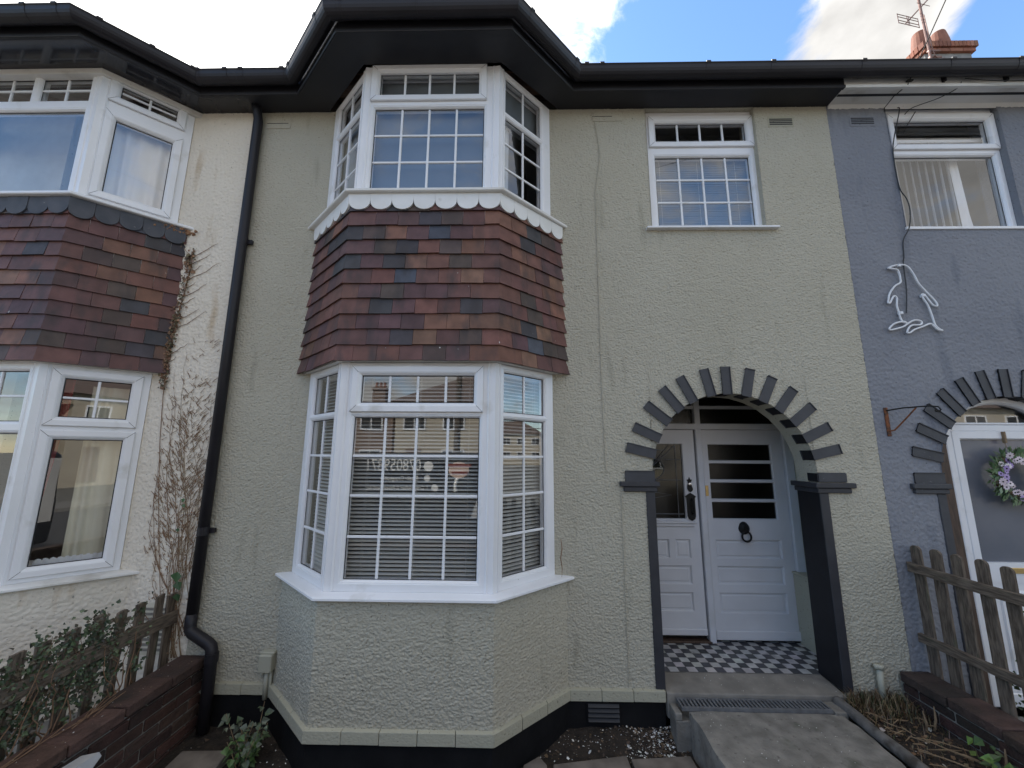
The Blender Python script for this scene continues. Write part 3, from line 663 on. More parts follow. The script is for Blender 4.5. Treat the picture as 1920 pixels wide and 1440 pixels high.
# plinth: painted brick band over black base
def band_sweep():
    base = [(-2.40, -.001)] + [(-1.793, -.001)] + bay_plan(0)[1:3] + [(.353, -.001), (1.034, -.001)]
    band = MB()
    for i in range(len(base)-1):
        o1 = offset_line(base, .026); o0 = offset_line(base, -.04); 
        a, b = Vector((*o1[i], 0)), Vector((*o1[i+1], 0)); c, d = Vector((*o0[i], 0)), Vector((*o0[i+1], 0)); L = (b-a).length; n = max(1, round(L/.21))
        for k in range(n):
            g = .0018/L; t0 = k/n+(g if k else 0); t1 = (k+1)/n-(g if k < n-1 else 0)
            dz = random.uniform(-.002, .002)
            p, q, r, s = a.lerp(b, t0), a.lerp(b, t1), c.lerp(d, t1), c.lerp(d, t0)
            zl, zt = Vector((0, 0, .078+dz)), Vector((0, 0, .1475)); zt2 = Vector((0, 0, .158))
            band.hexa([p+zl, q+zl, r+zl, s+zl, p+zt, q+zt, r+zt2, s+zt2])
    return obj('plinth_band', band, 'olive_smooth', H, bevel=.003)
band_sweep()
pl = MB(); pl.sweep([(-2.40, -.001), (-1.793, -.001), *bay_plan(0)[1:3], (.353, -.001), (1.034, -.001)], [(-.002, -.5), (-.002, .082)]); obj('plinth', pl, 'plinth_black', H)
pl = MB(); pl.quad((2.29, -.001, -.3), (XR, -.001, -.3), (XR, -.001, .149), (2.29, -.001, .149)); obj('wall_base', pl, 'olive_render', H)
# bay windows
wp = win_plan(0); BL, BF, BR = Basis(wp[0], wp[1]), Basis(wp[1], wp[2]), Basis(wp[2], wp[3])
fx = lambda x: x - wp[1][0]
window(H, BF, (.034, BF.L-.034, .905, 2.428), [(fx(-1.163), fx(-.282), .972, 2.040, 'fixed', 4, 4), (fx(-1.124), fx(-.324), 2.143, 2.338, 'sash', 4, 1)])
window(H, BR, (.034, .605, .905, 2.428), [(.098, .517, .976, 2.036, 'fixed', 2, 4), (.098, .517, 2.088, 2.378, 'fixed', 2, 1)])
window(H, BL, (BL.L-.605, BL.L-.034, .905, 2.428), [(BL.L-.517, BL.L-.098, .976, 2.036, 'fixed', 2, 4), (BL.L-.517, BL.L-.098, 2.088, 2.378, 'fixed', 2, 1)])
window(H, BF, (.034, BF.L-.034, 3.795, 4.928), [(fx(-1.183), fx(-.295), 3.826, 4.551, 'fixed', 4, 3), (fx(-1.151), fx(-.340), 4.670, 4.872, 'sash', 4, 1)], 'upvc')
window(H, BR, (.034, .605, 3.795, 4.928), [(.085, .500, 3.830, 4.505, 'fixed', 2, 3), (.085, .500, 4.560, 4.888, 'fixed', 2, 1)])
window(H, BL, (BL.L-.605, BL.L-.034, 3.795, 4.928), [(BL.L-.517, BL.L-.085, 3.830, 4.560, 'fixed', 2, 3), (BL.L-.517, BL.L-.085, 4.615, 4.895, 'fixed', 2, 1)])
bay_posts(H, 0, .904, 2.430); bay_posts(H, 0, 3.79, 4.929)
sill_sweep(H, bay_plan(0), LOW_SILL, 'upvc'); 
up_base = [(-1.80, 0), (-1.296, -.462), (-.148, -.462), (.335, 0)]
sill_sweep(H, up_base, UP_SILL, 'upvc_aged')
hung_tiles(H, 0, rnd_t); scallops(H, 0, 'white_wood', 3.729, 3.600)
# small bedroom window
BW = FRONT(.048)
window(H, BW, (1.148, 2.122, 3.735, 4.927), [(1.232, 2.079, 3.795, 4.470, 'fixed', 4, 3), (1.245, 2.066, 4.625, 4.812, 'sash', 4, 1)])
ms = MB(); ms.prism([(1.092, -.045, 3.725), (1.092, -.045, 3.708), (1.092, .06, 3.706), (1.092, .06, 3.745)], (1.122, 0, 0)); obj('window_sill', ms, 'upvc', H, bevel=.003)
# eaves
eave = [(XL, -.20)] + eave_of(0) + [(2.797, -.20)]
wline = [(XL, .0)] + bay_in(0) + [(2.797, .0)]
soffit(H, wline, eave, 'soffit_black')
roof_edge(H, eave, ('soffit_black', 'black_gloss'), brackets=[(0, .04), (0, .40), (1, .1), (1, .66), (2, .06), (2, .62), (2, 1.26), (3, .09), (3, .63), (4, .1), (4, .23), (4, 1.12), (4, 1.66)])
main_roof(H, XL, XR, eave_of(0))
interior(H, XL+.1, XR-.1, split=.62); backing(H, XL, XR)
# vents
louvre(H, 2.258, 2.462, 4.735, 4.815, 'olive_smooth', n=4); 
mv = MB(); mv.box(.66, .93, -.005, .01, 4.80, 4.905); v = obj('air_vent', mv, 'olive_render', H); ms = MB(); ms.box(.66, .84, -.0075, .0, 4.845, 4.849); obj('slot', ms, 'black_matt', v)
mv = MB(); mv.box(-2.36, -2.14, -.005, .01, 4.76, 4.87); v = obj('air_vent', mv, 'olive_render', H); ms = MB(); ms.box(-2.36, -2.16, -.0075, .0, 4.808, 4.812); obj('slot', ms, 'black_matt', v)
mv = MB(); mv.box(.478, .715, -.013, .02, -.062, .068); v = obj('air_vent', mv, 'plinth_black', H); ms = MB()
for k in range(4): ms.prism([(.488, -.013, -.050+k*.030), (.488, -.028, -.050+k*.030), (.488, -.013, -.034+k*.030)], (.217, 0, 0))
obj('louvre', ms, 'black_matt', v)
# drainpipe
dp = MB(); dp.tube([(-2.435, -.075, 4.935), (-2.425, -.06, 4.88), (-2.413, -.05, 4.80), (-2.411, -.05, 3.0), (-2.410, -.05, .60)], .0385, 14)
dpo = obj('drainpipe', dp, 'black_gloss', H, smooth=True)
d2 = MB(); d2.tube([(-2.410, -.05, .62), (-2.410, -.052, .54), (-2.404, -.056, .515), (-2.385, -.06, .495), (-2.24, -.078, .432), (-2.215, -.082, .415), (-2.205, -.084, .39), (-2.200, -.085, .35), (-2.196, -.088, -.12)], .0385, 14)
obj('pipe_bend', d2, 'black_gloss', dpo, smooth=True)
for z in (3.60, 1.2): 
    d3 = MB(); d3.lathe([(.038, -.03), (.0402, -.03), (.0402, .03), (.038, .03)], (-2.410, -.05, z), 16); d3.box(-2.40, -2.34, -.035, -.01, z-.018, z+.018); obj('pipe_bracket', d3, 'black_gloss', dpo)
d3 = MB(); d3.lathe([(.038, -.03), (.0435, -.03), (.0435, .03), (.038, .03)], (-2.198, -.0865, .345), 16); obj('pipe_collar', d3, 'black_gloss', dpo)
# junction box with conduit
jb = MB(); jb.cbox(-1.867, -1.772, -.075, .0, .242, .358, .006); jb.cbox(-1.872, -1.767, -.055, .0, .353, .372, .005); jbo = obj('junction_box', jb, 'olive_plastic', H)
c = MB(); c.tube([(-1.818, -.035, .245), (-1.816, -.036, .06)], .016, 10); c.tube([(-1.79, -.03, .245), (-1.79, -.03, .07)], .010, 8); obj('conduit', c, 'olive_plastic', jbo, smooth=True)
c = MB(); c.lathe([(.0, -.012), (.014, -.009), (.018, 0), (.014, .009), (.0, .012)], (-1.858, -.022, .215), 10, 'y'); obj('cable_clip', c, 'olive_plastic', jbo)
# painted-over cables on the wall
c = MB(); pts = [(.669, 4.90), (.70, 4.62), (.716, 4.45), (.69, 4.24), (.664, 4.08), (.663, 3.47), (.661, 2.44), (.672, 1.65)]
c.tube([(x, -.005, z) for x, z in pts], .0034, 6); obj('wall_cable', c, 'olive_render', H)
c = MB(); c.tube([(.785, -.005, 1.50), (.785, -.005, .16)], .0032, 6); obj('wall_cable', c, 'olive_render', H)
# crack in the reveal beside the bay
c = MB(); c.tube([(.31, -.048, 1.17), (.318, -.045, 1.10), (.306, -.05, 1.03), (.318, -.042, .96), (.313, -.044, .90)], [.002, .004, .004, .003, .001], 5); obj('crack', c, 'stem_brown', H)
# porch arch
arch_bricks(H, 1.6655, 1.652, .6295, 'slate_paint')
for sgn in (-1, 1):
    xi = 1.6655+sgn*.6295
    m = MB(); e = .0
    x_a, x_b = sorted((xi+sgn*.062, xi-sgn*.006))
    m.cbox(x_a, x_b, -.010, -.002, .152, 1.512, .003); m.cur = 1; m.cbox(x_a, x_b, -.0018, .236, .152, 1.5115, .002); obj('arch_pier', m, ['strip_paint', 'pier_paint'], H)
    im = MB(); x_a, x_b = sorted((xi+sgn*.262, xi-sgn*.040)); im.cbox(x_a, x_b, -.036, .262, 1.550, 1.588, .005)
    x_a, x_b = sorted((xi+sgn*.232, xi-sgn*.022)); im.cbox(x_a, x_b, -.022, .246, 1.512, 1.5495, .004)
    obj('impost', im, 'strip_paint', H)
# porch lobby
pw = MB(); pw.quad((.80, .235, .1), (.80, .80, .1), (.80, .80, 2.62), (.80, .235, 2.62)); pw.quad((2.585, .235, .1), (2.585, .80, .1), (2.585, .80, 2.62), (2.585, .235, 2.62)); pw.quad((.80, .235, 2.60), (2.585, .235, 2.60), (2.585, .8, 2.60), (.80, .8, 2.60))
obj('porch_wall', pw, 'olive_smooth', H)
m = MB(); m.cbox(2.475, 2.58, .24, .700, .155, .742, .006); m.cbox(2.468, 2.58, .24, .705, .743, .760, .004); m.box(2.4735, 2.58, .245, .700, .575, .580); obj('porch_cupboard', m, 'olive_smooth', H)
fl = MB(); n0 = 0
tsz = .0715; nx = 19; ny = 8
for i in range(nx+6):
    for j in range(ny):
        x = .80+i*tsz; y = .785-(j+1)*tsz
        if x+tsz > 2.585: continue
        y0_ = max(y, .212)
        if y+tsz-y0_ < .02: continue
        dk = (i+j) % 2; fl.tint = jit((.055, .055, .062), .25) if dk else jit((.46, .45, .44), .08)
        z = .160+random.uniform(-.0008, .0008)
        fl.quad((x+.0012, y0_+.0012, z), (x+tsz-.0012, y0_+.0012, z), (x+tsz-.0012, y+tsz-.0012, z), (x+.0012, y+tsz-.0012, z))
obj('porch_floor', fl, 'floor_tile', H)
m = MB(); m.box(.80, 2.585, .21, .90, .04, .1575); obj('floor_bed', m, 'concrete', H)
m = MB(); m.hexa([(1.042, -.03, -.02), (2.289, -.03, -.02), (2.289, .2095, -.02), (1.042, .2095, -.02), (1.042, -.03, .142), (2.289, -.03, .142), (2.289, .2095, .159), (1.042, .2095, .159)]); obj('doorstep', m, 'step_concrete', H, bevel=.008)
# door screen
DY = .700
BD = FRONT(DY)
fr = MB()
for a, b in ((.86, .945), (1.682, 1.738), (2.505, 2.585)): fr.cbox(a, b, -.055, .03, .16, 2.03 if a != 1.682 else 2.56, .006, BD)
fr.cbox(.86, 2.585, -.055, .034, 2.032, 2.088, .006, BD)
fr.cbox(.86, 1.681, -.05, .02, 2.232, 2.262, .004, BD); fr.cbox(1.739, 2.585, -.05, .02, 2.232, 2.262, .004, BD)
fr.cbox(.86, 2.585, -.055, .03, 2.56, 2.62, .004, BD)
dfr = obj('door_frame', fr, 'frame_paint', H)
pa = MB(); pa.quad(BD(.86, -.02, 2.085), BD(2.585, -.02, 2.085), BD(2.585, -.02, 2.56), BD(.86, -.02, 2.56)); obj('fanlight', pa, 'pane_glass_dark', dfr)
m = MB(); m.cbox(1.0, 1.70, -.05, .03, .160, .178, .003, BD); obj('threshold', m, 'dark_wood', dfr)
def door_leaf(u0, u1, z0, z1, panes, panels, name='door', mat='door_paint', w=0.0):
    """stiles and rails at w, glazed openings and sunk raised-and-fielded panels"""
    mb = MB(); hs = [(p[0]-.0, p[1], p[2], p[3]) for p in panes+panels]
    us = sorted({u0, u1, *[h[0] for h in hs], *[h[1] for h in hs]}); zs = sorted({z0, z1, *[h[2] for h in hs], *[h[3] for h in hs]})
    for i in range(len(us)-1):
        for j in range(len(zs)-1):
            cu, cz = (us[i]+us[i+1])/2, (zs[j]+zs[j+1])/2
            if any(h[0] < cu < h[1] and h[2] < cz < h[3] for h in hs): continue
            mb.quad(BD(us[i], w, zs[j]), BD(us[i+1], w, zs[j]), BD(us[i+1], w, zs[j+1]), BD(us[i], w, zs[j+1]))
    mb.ring(u0, u1, z0, z1, [(0, w-.045), (0, w)], BD)
    for p in panes: mb.ring(*p, [(0, w), (.006, w-.012), (.006, w-.04)], BD)
    for p in panels:
        mb.ring(*p, [(0, w), (.005, w-.004), (.010, w-.016), (.022, w-.016), (.030, w-.010)], BD)
        mb.quad(BD(p[0]+.03, w-.010, p[2]+.03), BD(p[1]-.03, w-.010, p[2]+.03), BD(p[1]-.03, w-.010, p[3]-.03), BD(p[0]+.03, w-.010, p[3]-.03))
    return obj(name, mb, mat, H)
pr = [(1.800, 2.402, 1.204+k*.1775, 1.204+k*.1775+.158) for k in range(4)]
pnl = [(1.803, 2.406, .397, .570), (1.803, 2.406, .637, .796), (1.803, 2.406, .858, 1.024)]
dr = door_leaf(1.742, 2.502, .182, 2.028, pr, pnl)
dr['label'] = 'right leaf with four stacked panes and lion knocker'
pa = MB()
for p in pr: pa.quad(BD(p[0], -.025, p[2]), BD(p[1], -.025, p[2]), BD(p[1], -.025, p[3]), BD(p[0], -.025, p[3]))
obj('pane', pa, 'pane_glass_dark', dr)
m = MB(); m.cbox(1.742, 2.502, .001, .022, .186, .262, .006, BD); obj('weatherboard', m, 'door_paint', dr)
# lion knocker
m = MB(); kx, kz = 2.072, 1.128
def P2(x, y, z): return (x, DY-y, z)
m.add([*[P2(kx+.050*math.cos(t)*(1.0 if math.sin(t) < .3 else .92), .004, kz+.058*math.sin(t)) for t in [2*math.pi*k/18 for k in range(18)]],
       *[P2(kx+.042*math.cos(t), .026, kz+.048*math.sin(t)) for t in [2*math.pi*k/18 for k in range(18)]],
       *[P2(kx+.022*math.cos(t), .042, kz+.004+.028*math.sin(t)) for t in [2*math.pi*k/18 for k in range(18)]]],
      [(k, (k+1) % 18, 18+(k+1) % 18, 18+k) for k in range(18)] + [(18+k, 18+(k+1) % 18, 36+(k+1) % 18, 36+k) for k in range(18)] + [tuple(range(36, 54))])
m.lathe([(0, -.008), (.011, -.004), (.012, .004), (0, .010)], (kx, DY-.040, kz-.012), 8, 'z')
ko = obj('door_knocker', m, 'iron_black', dr)
m = MB(); m.tube([P2(kx+.004+.038*math.cos(t), .034+.004*math.cos(t), kz-.070+.044*math.sin(t)) for t in [math.pi*2*k/20 for k in range(21)]], .009, 7, cap=False); obj('knocker_ring', m, 'iron_black', ko, smooth=True)
m = MB(); m.cbox(1.748, 1.777, .0, .006, 1.412, 1.508, .002, BD); obj('latch_plate', m, 'brass', dr)
# left leaf with leaded light
gl = (1.10, 1.560, 1.200, 1.897)
pnl2 = [(1.235, 1.384, .857, 1.025), (1.438, 1.578, .857, 1.025), (1.08, 1.574, .635, .796), (1.08, 1.574, .409, .570)]
dl = door_leaf(.95, 1.672, .212, 2.028, [gl], pnl2); dl['label'] = 'left leaf with leaded glass and black lock furniture'
pa = MB(); pa.quad(BD(gl[0], -.025, gl[2]), BD(gl[1], -.025, gl[2]), BD(gl[1], -.025, gl[3]), BD(gl[0], -.025, gl[3])); obj('pane', pa, 'leaded_glass', dl)
le = MB(); lw = -.020; cc_ = (1.255, 1.690)
def came(pts): le.tube([BD(a, lw, b) for a, b in pts], .0035, 5)
came([(cc_[0]+.125*math.cos(t), cc_[1]+.10*math.sin(t)-.03) for t in [2*math.pi*k/28 for k in range(29)]])
for q in ((1.50, 1.885), (1.44, 1.89), (1.30, 1.895), (1.20, 1.80)): came([(1.225, 1.64), q])
came([(1.10, 1.555), (1.56, 1.555)]); came([(1.495, 1.897), (1.495, 1.20)]); came([(1.38, 1.745), (1.56, 1.745)]); came([(1.10, 1.835), (1.40, 1.835)]); came([(1.13, 1.20), (1.13, 1.897)]); came([(1.10, 1.245), (1.56, 1.245)])
came([(1.225+.036*math.cos(t), 1.415+.036*math.sin(t)) for t in [2*math.pi*k/16 for k in range(17)]]); came([(1.225, 1.45), (1.44, 1.418), (1.225, 1.38)]); came([(1.225, 1.38), (1.225, 1.20)])
obj('leading', le, 'lead', dl)
m = MB(); m.add([BD(cc_[0]+.122*math.cos(2*math.pi*k/24), -.022, cc_[1]-.03+.097*math.sin(2*math.pi*k/24)) for k in range(24)], [tuple(range(24))]); obj('green_glass', m, 'pane_glass_green', dl)
m = MB(); m.cbox(1.06, 1.632, .0, .030, 1.165, 1.188, .005, BD); m.cbox(1.06, 1.622, .0, .018, 1.138, 1.1645, .005, BD); obj('ledge', m, 'door_paint', dl)
m = MB(); m.cbox(.95, 1.672, .001, .018, .218, .272, .006, BD); obj('weatherboard', m, 'door_paint', dl)
hp = [(1.603+(a-1.613)*1.4, b) for a, b in [(1.592, 1.205), (1.612, 1.188), (1.634, 1.205), (1.640, 1.23), (1.640, 1.395), (1.650, 1.405), (1.632, 1.425), (1.613, 1.440), (1.594, 1.425), (1.576, 1.405), (1.586, 1.395), (1.586, 1.23)]]
m = MB(); m.prism([BD(a, .001, b) for a, b in hp], (0, -.010, 0)); m.tube([BD(1.613, .012, 1.25), BD(1.613, .040, 1.27), BD(1.613, .040, 1.37), BD(1.613, .012, 1.39)], .008, 8); obj('door_handle', m, 'iron_black', dl)
fl_ = [(1.603+(a-1.613)*1.1, b) for a, b in [(1.613, 1.585), (1.605, 1.563), (1.590, 1.560), (1.597, 1.545), (1.600, 1.530), (1.592, 1.50), (1.592, 1.475), (1.60, 1.455), (1.615, 1.447), (1.632, 1.455), (1.640, 1.475), (1.632, 1.50), (1.626, 1.530), (1.629, 1.545), (1.636, 1.560), (1.621, 1.563)]]
m = MB(); m.prism([BD(a, .001, b) for a, b in fl_], (0, -.006, 0)); es = obj('escutcheon', m, 'iron_black', dl)
m = MB(); m.lathe([(.0, -.014), (.013, -.012), (.015, 0)], (1.603, DY-.007, 1.520), 14, 'y'); obj('lock_cylinder', m, 'chrome', dl)
# hall behind the glass
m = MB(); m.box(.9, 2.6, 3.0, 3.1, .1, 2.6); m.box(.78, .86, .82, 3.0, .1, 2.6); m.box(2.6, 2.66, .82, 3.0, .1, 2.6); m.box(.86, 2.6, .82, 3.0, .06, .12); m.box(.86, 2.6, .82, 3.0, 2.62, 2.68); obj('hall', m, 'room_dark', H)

# ================================================================== LEFT (CREAM) HOUSE
HL = thing('terraced_house', 'cream roughcast house with brown hung tiles and bare creeper, beside the black drainpipe', 'house', 'houses of the terrace')
hb = [(-1.72+LDX, .262+LDX, .9, 2.44), (-1.72+LDX, .262+LDX, 3.78, 4.93)]
ground_wall(HL, -4.2, XL-.001, 'cream_render', [(max(a, -4.2), b, c, d) for a, b, c, d in hb])
m = MB(); m.box(-8.0, -4.2005, 0, .23, -.3, 4.93); obj('wall', m, 'cream_smooth', HL)
bay_wall(HL, LDX, 'cream_render', z0=-.3); bay_panel(HL, LDX, 2.425, 3.735, 'upvc_aged')
wl = win_plan(LDX); LBL, LBF, LBR = Basis(wl[0], wl[1]), Basis(wl[1], wl[2]), Basis(wl[2], wl[3])
lx = lambda x: x - wl[1][0]
xr = wl[2][0]
window(HL, LBF, (.034, LBF.L-.034, 3.795, 4.928), [(lx(-4.475), lx(-3.598), 3.826, 4.565, 'fixed', 1, 1), (lx(-4.475), lx(-4.090), 4.665, 4.880, 'fixed', 2, 2), (lx(-4.018), lx(-3.592), 4.665, 4.880, 'fixed', 2, 2)])
window(HL, LBR, (.034, .600, 3.795, 4.928), [(.118, .480, 3.878, 4.537, 'sash', 1, 1), (.116, .478, 4.757, 4.868, 'sash', 2, 2)])
window(HL, LBL, (LBL.L-.600, LBL.L-.034, 3.795, 4.928), [(.14, .50, 3.878, 4.537, 'sash', 1, 1), (.14, .50, 4.757, 4.868, 'sash', 2, 2)])
window(HL, LBF, (.034, LBF.L-.034, .905, 2.428), [(lx(-4.475), lx(-3.566), .975, 1.915, 'fixed', 1, 1), (lx(-4.475), lx(-4.08), 2.002, 2.368, 'fixed', 2, 2), (lx(-4.01), lx(-3.578), 2.002, 2.368, 'fixed', 2, 2)])
window(HL, LBR, (.034, .600, .905, 2.428), [(.130, .494, 1.003, 1.878, 'sash', 1, 1), (.130, .490, 2.042, 2.330, 'sash', 2, 2)])
window(HL, LBL, (LBL.L-.600, LBL.L-.034, .905, 2.428), [(.14, .50, 1.003, 1.878, 'sash', 1, 1), (.14, .50, 2.042, 2.330, 'sash', 2, 2)])
bay_posts(HL, LDX, .904, 2.430); bay_posts(HL, LDX, 3.79, 4.929)
hd = MB(); hd.sweep(offset_line(win_plan(LDX), .02), [(-.06, 4.88), (.012, 4.88), (.016, 4.927), (-.06, 4.927)], closed=True); obj('window_head', hd, 'upvc_aged', HL)
sill_sweep(HL, bay_plan(LDX), LOW_SILL, 'upvc_aged'); sill_sweep(HL, [(p[0]+LDX, p[1]) for p in up_base], UP_SILL, 'upvc')
hung_tiles(HL, LDX, random.Random(5)); scallops(HL, LDX, 'scallop_slate', 3.729, 3.585, rag=.5, rnd=random.Random(3))
eL = [(-8.0, -.20)] + eave_of(LDX) + [(XL-.001, -.20)]; wL = [(-8.0, 0)] + bay_in(LDX) + [(XL-.001, 0)]
soffit(HL, wL, eL, 'soffit_gloss'); roof_edge(HL, eL, ('soffit_black', 'black_gloss'), brackets=[(2, .55), (2, 1.02), (2, 1.26), (3, .1), (3, .4), (3, .66), (4, .06), (4, .3)])
main_roof(HL, -8.0, XL-.001, eave_of(LDX)); interior(HL, -7.9, XL-.1, split=-5.6); backing(HL, -8.0, XL-.001)
louvre(HL, -2.86, -2.58, .33, .66, 'cream_smooth', n=9, dark='concrete')
# broken mortar and a crumbling corner under the upper sill
m = MB()
for k in range(48):
    q_ = random.uniform(-.16, .09); a = Vector((-2.96+q_, -.012+min(0, q_)*.85+random.uniform(-.022, .0), 3.705+random.uniform(-.03, .012))); s = random.uniform(.008, .020)
    m.hexa([a+Vector((random.uniform(-.3, .3)*s+dx*s, random.uniform(-.3, .3)*s+dy*s, random.uniform(-.3, .3)*s+dz*s)) for dz in (0, 1) for dx, dy in ((0, 0), (1, 0), (1, 1), (0, 1))])
obj('mortar_rubble', m, 'dry_mud' if 'dry_mud' in M else pm('dry_mud', (.36, .20, .11), (.22, .12, .07), 20, .95, bump=[(60, .6, .004)]), HL)


# ================================================================== RIGHT (BLUE) HOUSE
HR = thing('terraced_house', 'blue grey roughcast house with penguin light and white front door', 'house', 'houses of the terrace')
AR = (3.85, .615, 1.652, 2.62)
ground_wall(HR, XR+.001, 4.75, 'blue_render', [(3.305, 4.30, 3.712, 4.93)], arch=AR, z0=-.3)
m = MB(); m.box(4.7505, 8.1, 0, .23, -.3, 4.93); obj('wall', m, 'blue_render', HR)
BWR = FRONT(.045)
window(HR, BWR, (3.308, 4.297, 3.715, 4.927), [(3.372, 4.246, 3.768, 4.450, 'fixed', 1, 1), (3.412, 4.230, 4.572, 4.806, 'sash', 1, 1)], 'upvc')
ms = MB(); ms.prism([(3.30, -.012, 3.726), (3.30, -.012, 3.702), (3.30, .06, 3.70), (3.30, .06, 3.722)], (1.005, 0, 0)); obj('window_sill', ms, 'upvc', HR, bevel=.003)
eR = [(2.798, -.20), (8.1, -.20)]; wR = [(2.798, 0), (8.1, 0)]
soffit(HR, wR, eR, 'upvc_aged'); roof_edge(HR, eR, ('white_wood', 'black_gloss'), brackets=[(0, .07), (0, .80), (0, 1.35), (0, 2.2)])
m = MB(); m.box(2.80, 8.1, -.126, -.104, 4.926, 4.9295); obj('soffit_vent', m, 'black_matt', HR)
m = MB(); m.prism([(2.80, .004, 4.93), (2.80, -.022, 4.93), (2.80, .004, 4.90)], (5.3, 0, 0)); obj('cove', m, 'upvc_aged', HR)
for x in (3.63, 4.15):
    m = MB(); m.cbox(x-.012, x+.012, -.225, -.199, 4.955, 5.03, .003); obj('gutter_clip', m, 'black_gloss', HR)
main_roof(HR, XR+.001, 8.1); interior(HR, XR+.1, 8.0, split=5.6); backing(HR, XR+.001, 8.1)
louvre(HR, 2.988, 3.188, 4.735, 4.815, 'blue_render', n=4)
arch_bricks(HR, 3.85, 1.652, .615, 'slate_paint', soffit_depth=.08)
for sgn in (-1, 1):
    xi = 3.85+sgn*.615
    m = MB(); x_a, x_b = sorted((xi+sgn*.062, xi-sgn*.004)); m.cbox(x_a, x_b, -.008, .07, .0, 1.512, .004); obj('arch_pier', m, 'slate_paint', HR)
    im = MB(); x_a, x_b = sorted((xi+sgn*.255, xi-sgn*.03)); im.cbox(x_a, x_b, -.036, .06, 1.550, 1.588, .005); x_a, x_b = sorted((xi+sgn*.235, xi-sgn*.02)); im.cbox(x_a, x_b, -.022, .05, 1.514, 1.5485, .004); obj('impost', im, 'slate_paint', HR)
BDR = FRONT(.10)
m = MB()
m.ring(3.415, 4.285, .02, 2.045, [(0, -.06), (0, .0), (.006, .004), (.048, .004), (.052, 0)], BDR)
rf = obj('door_frame', m, 'upvc', HR)
m = MB()
for s in (-1, 1):
    x_a, x_b = sorted((3.85+s*.435, 3.85+s*.612)); m.box(x_a, x_b, .10, .13, .0, 2.0)
obj('timber_reveal', m, 'dark_wood', HR)
dm = MB(); zc = [(.10, .94), (1.000, 1.925)]
dm.ring(3.467, 4.233, .05, 1.993, [(0, -.05), (0, .002), (.004, .006), (.056, .006), (.066, -.006), (.068, -.03)], BDR)
dm.box(3.535, 4.165, .094, .14, .86, 1.000); dm.ring(3.60, 4.10, .16, .80, [(0, .0), (.01, .010), (.03, .010), (.04, .0)], BDR); dm.box(3.535, 4.165, .100, .14, .118, .86)
rd = obj('door', dm, 'upvc', HR)
m = MB(); m.quad(BDR(3.535, -.02, .995), BDR(4.165, -.02, .995), BDR(4.165, -.02, 1.926), BDR(3.535, -.02, 1.926)); obj('pane', m, 'frosted_dark', rd)
m = MB(); m.cbox(3.70, 3.95, -.006, .018, .925, .965, .004, BDR); obj('letter_plate', m, 'brass', rd)
# half-round light above the door
m = MB(); n = 28
def arc(r, w, k): return BDR(3.85+r*math.cos(math.pi*k/n), w, 1.652+r*math.sin(math.pi*k/n))
kk = [k for k in range(n+1) if 1.652+.60*math.sin(math.pi*k/n) > 2.04]
for k in kk[:-1]:
    for (r0, w0, r1, w1) in ((.612, -.05, .612, .02), (.612, .02, .575, .02), (.575, .02, .560, .004), (.560, .004, .558, -.03)):
        m.quad(arc(r0, w0, k), arc(r0, w0, k+1), arc(r1, w1, k+1), arc(r1, w1, k))
m.cbox(3.415, 4.285, -.05, .010, 2.046, 2.062, .003, BDR)
fan = obj('fanlight', m, 'upvc', HR)
m = MB(); m.poly([BDR(3.85+.558*math.cos(math.pi*k/n), -.02, max(2.06, 1.652+.558*math.sin(math.pi*k/n))) for k in kk]); obj('pane', m, 'pane_glass', fan)
m = MB(); m.box(3.2, 4.5, .30, .32, 0, 2.6); obj('door_backing', m, 'room', HR)
# chimney stack
CX0, CX1, CY0, CY1 = 7.60, 8.56, 3.2, 4.5
m = MB(); m.box(CX0+.05, CX1-.05, CY0+.05, CY1-.05, 7.2, 9.29); ch = obj('chimney', m, 'chimney_render', HR)
m = MB()
def bricks(mb, x0, x1, y0, y1, z, h, lw, tints, rnd=random):
    for (ax, fixed, lo, hi) in (('x', y0, x0, x1), ('x', y1-.1, x0, x1), ('y', x0, y0+.102, y1-.102), ('y', x1-.1, y0+.102, y1-.102)):
        n = max(1, round((hi-lo)/lw)); s = (hi-lo)/n
        for k in range(n):
            mb.tint = jit(rnd.choice(tints), .2); a, b = lo+k*s+.004, lo+(k+1)*s-.004
            if ax == 'x': mb.cbox(a, b, fixed, fixed+.1, z+.003, z+h-.003, .003)
            else: mb.cbox(fixed, fixed+.1, a, b, z+.003, z+h-.003, .003)
CT = [(.24, .10, .065), (.27, .125, .08), (.20, .085, .06), (.28, .145, .10)]
bricks(m, CX0, CX1, CY0, CY1, 9.290, .078, .225, CT); bricks(m, CX0-.03, CX1+.03, CY0-.03, CY1+.03, 9.370, .125, .075, CT)
m.box(CX0+.1, CX1-.1, CY0+.1, CY1-.1, 9.2, 9.5); obj('brick_cap', m, 'chimney_brick', ch)
for (x, y) in ((7.82, 3.42), (8.18, 3.42), (7.82, 4.15), (8.18, 4.15)):
    m = MB(); m.lathe([(.150, -.02), (.150, .10), (.140, .22), (.120, .36), (.108, .43), (.10, .445), (.085, .44), (.08, .2)], (x, y, 9.50), 18); obj('chimney_pot', m, 'terracotta', ch, smooth=False)

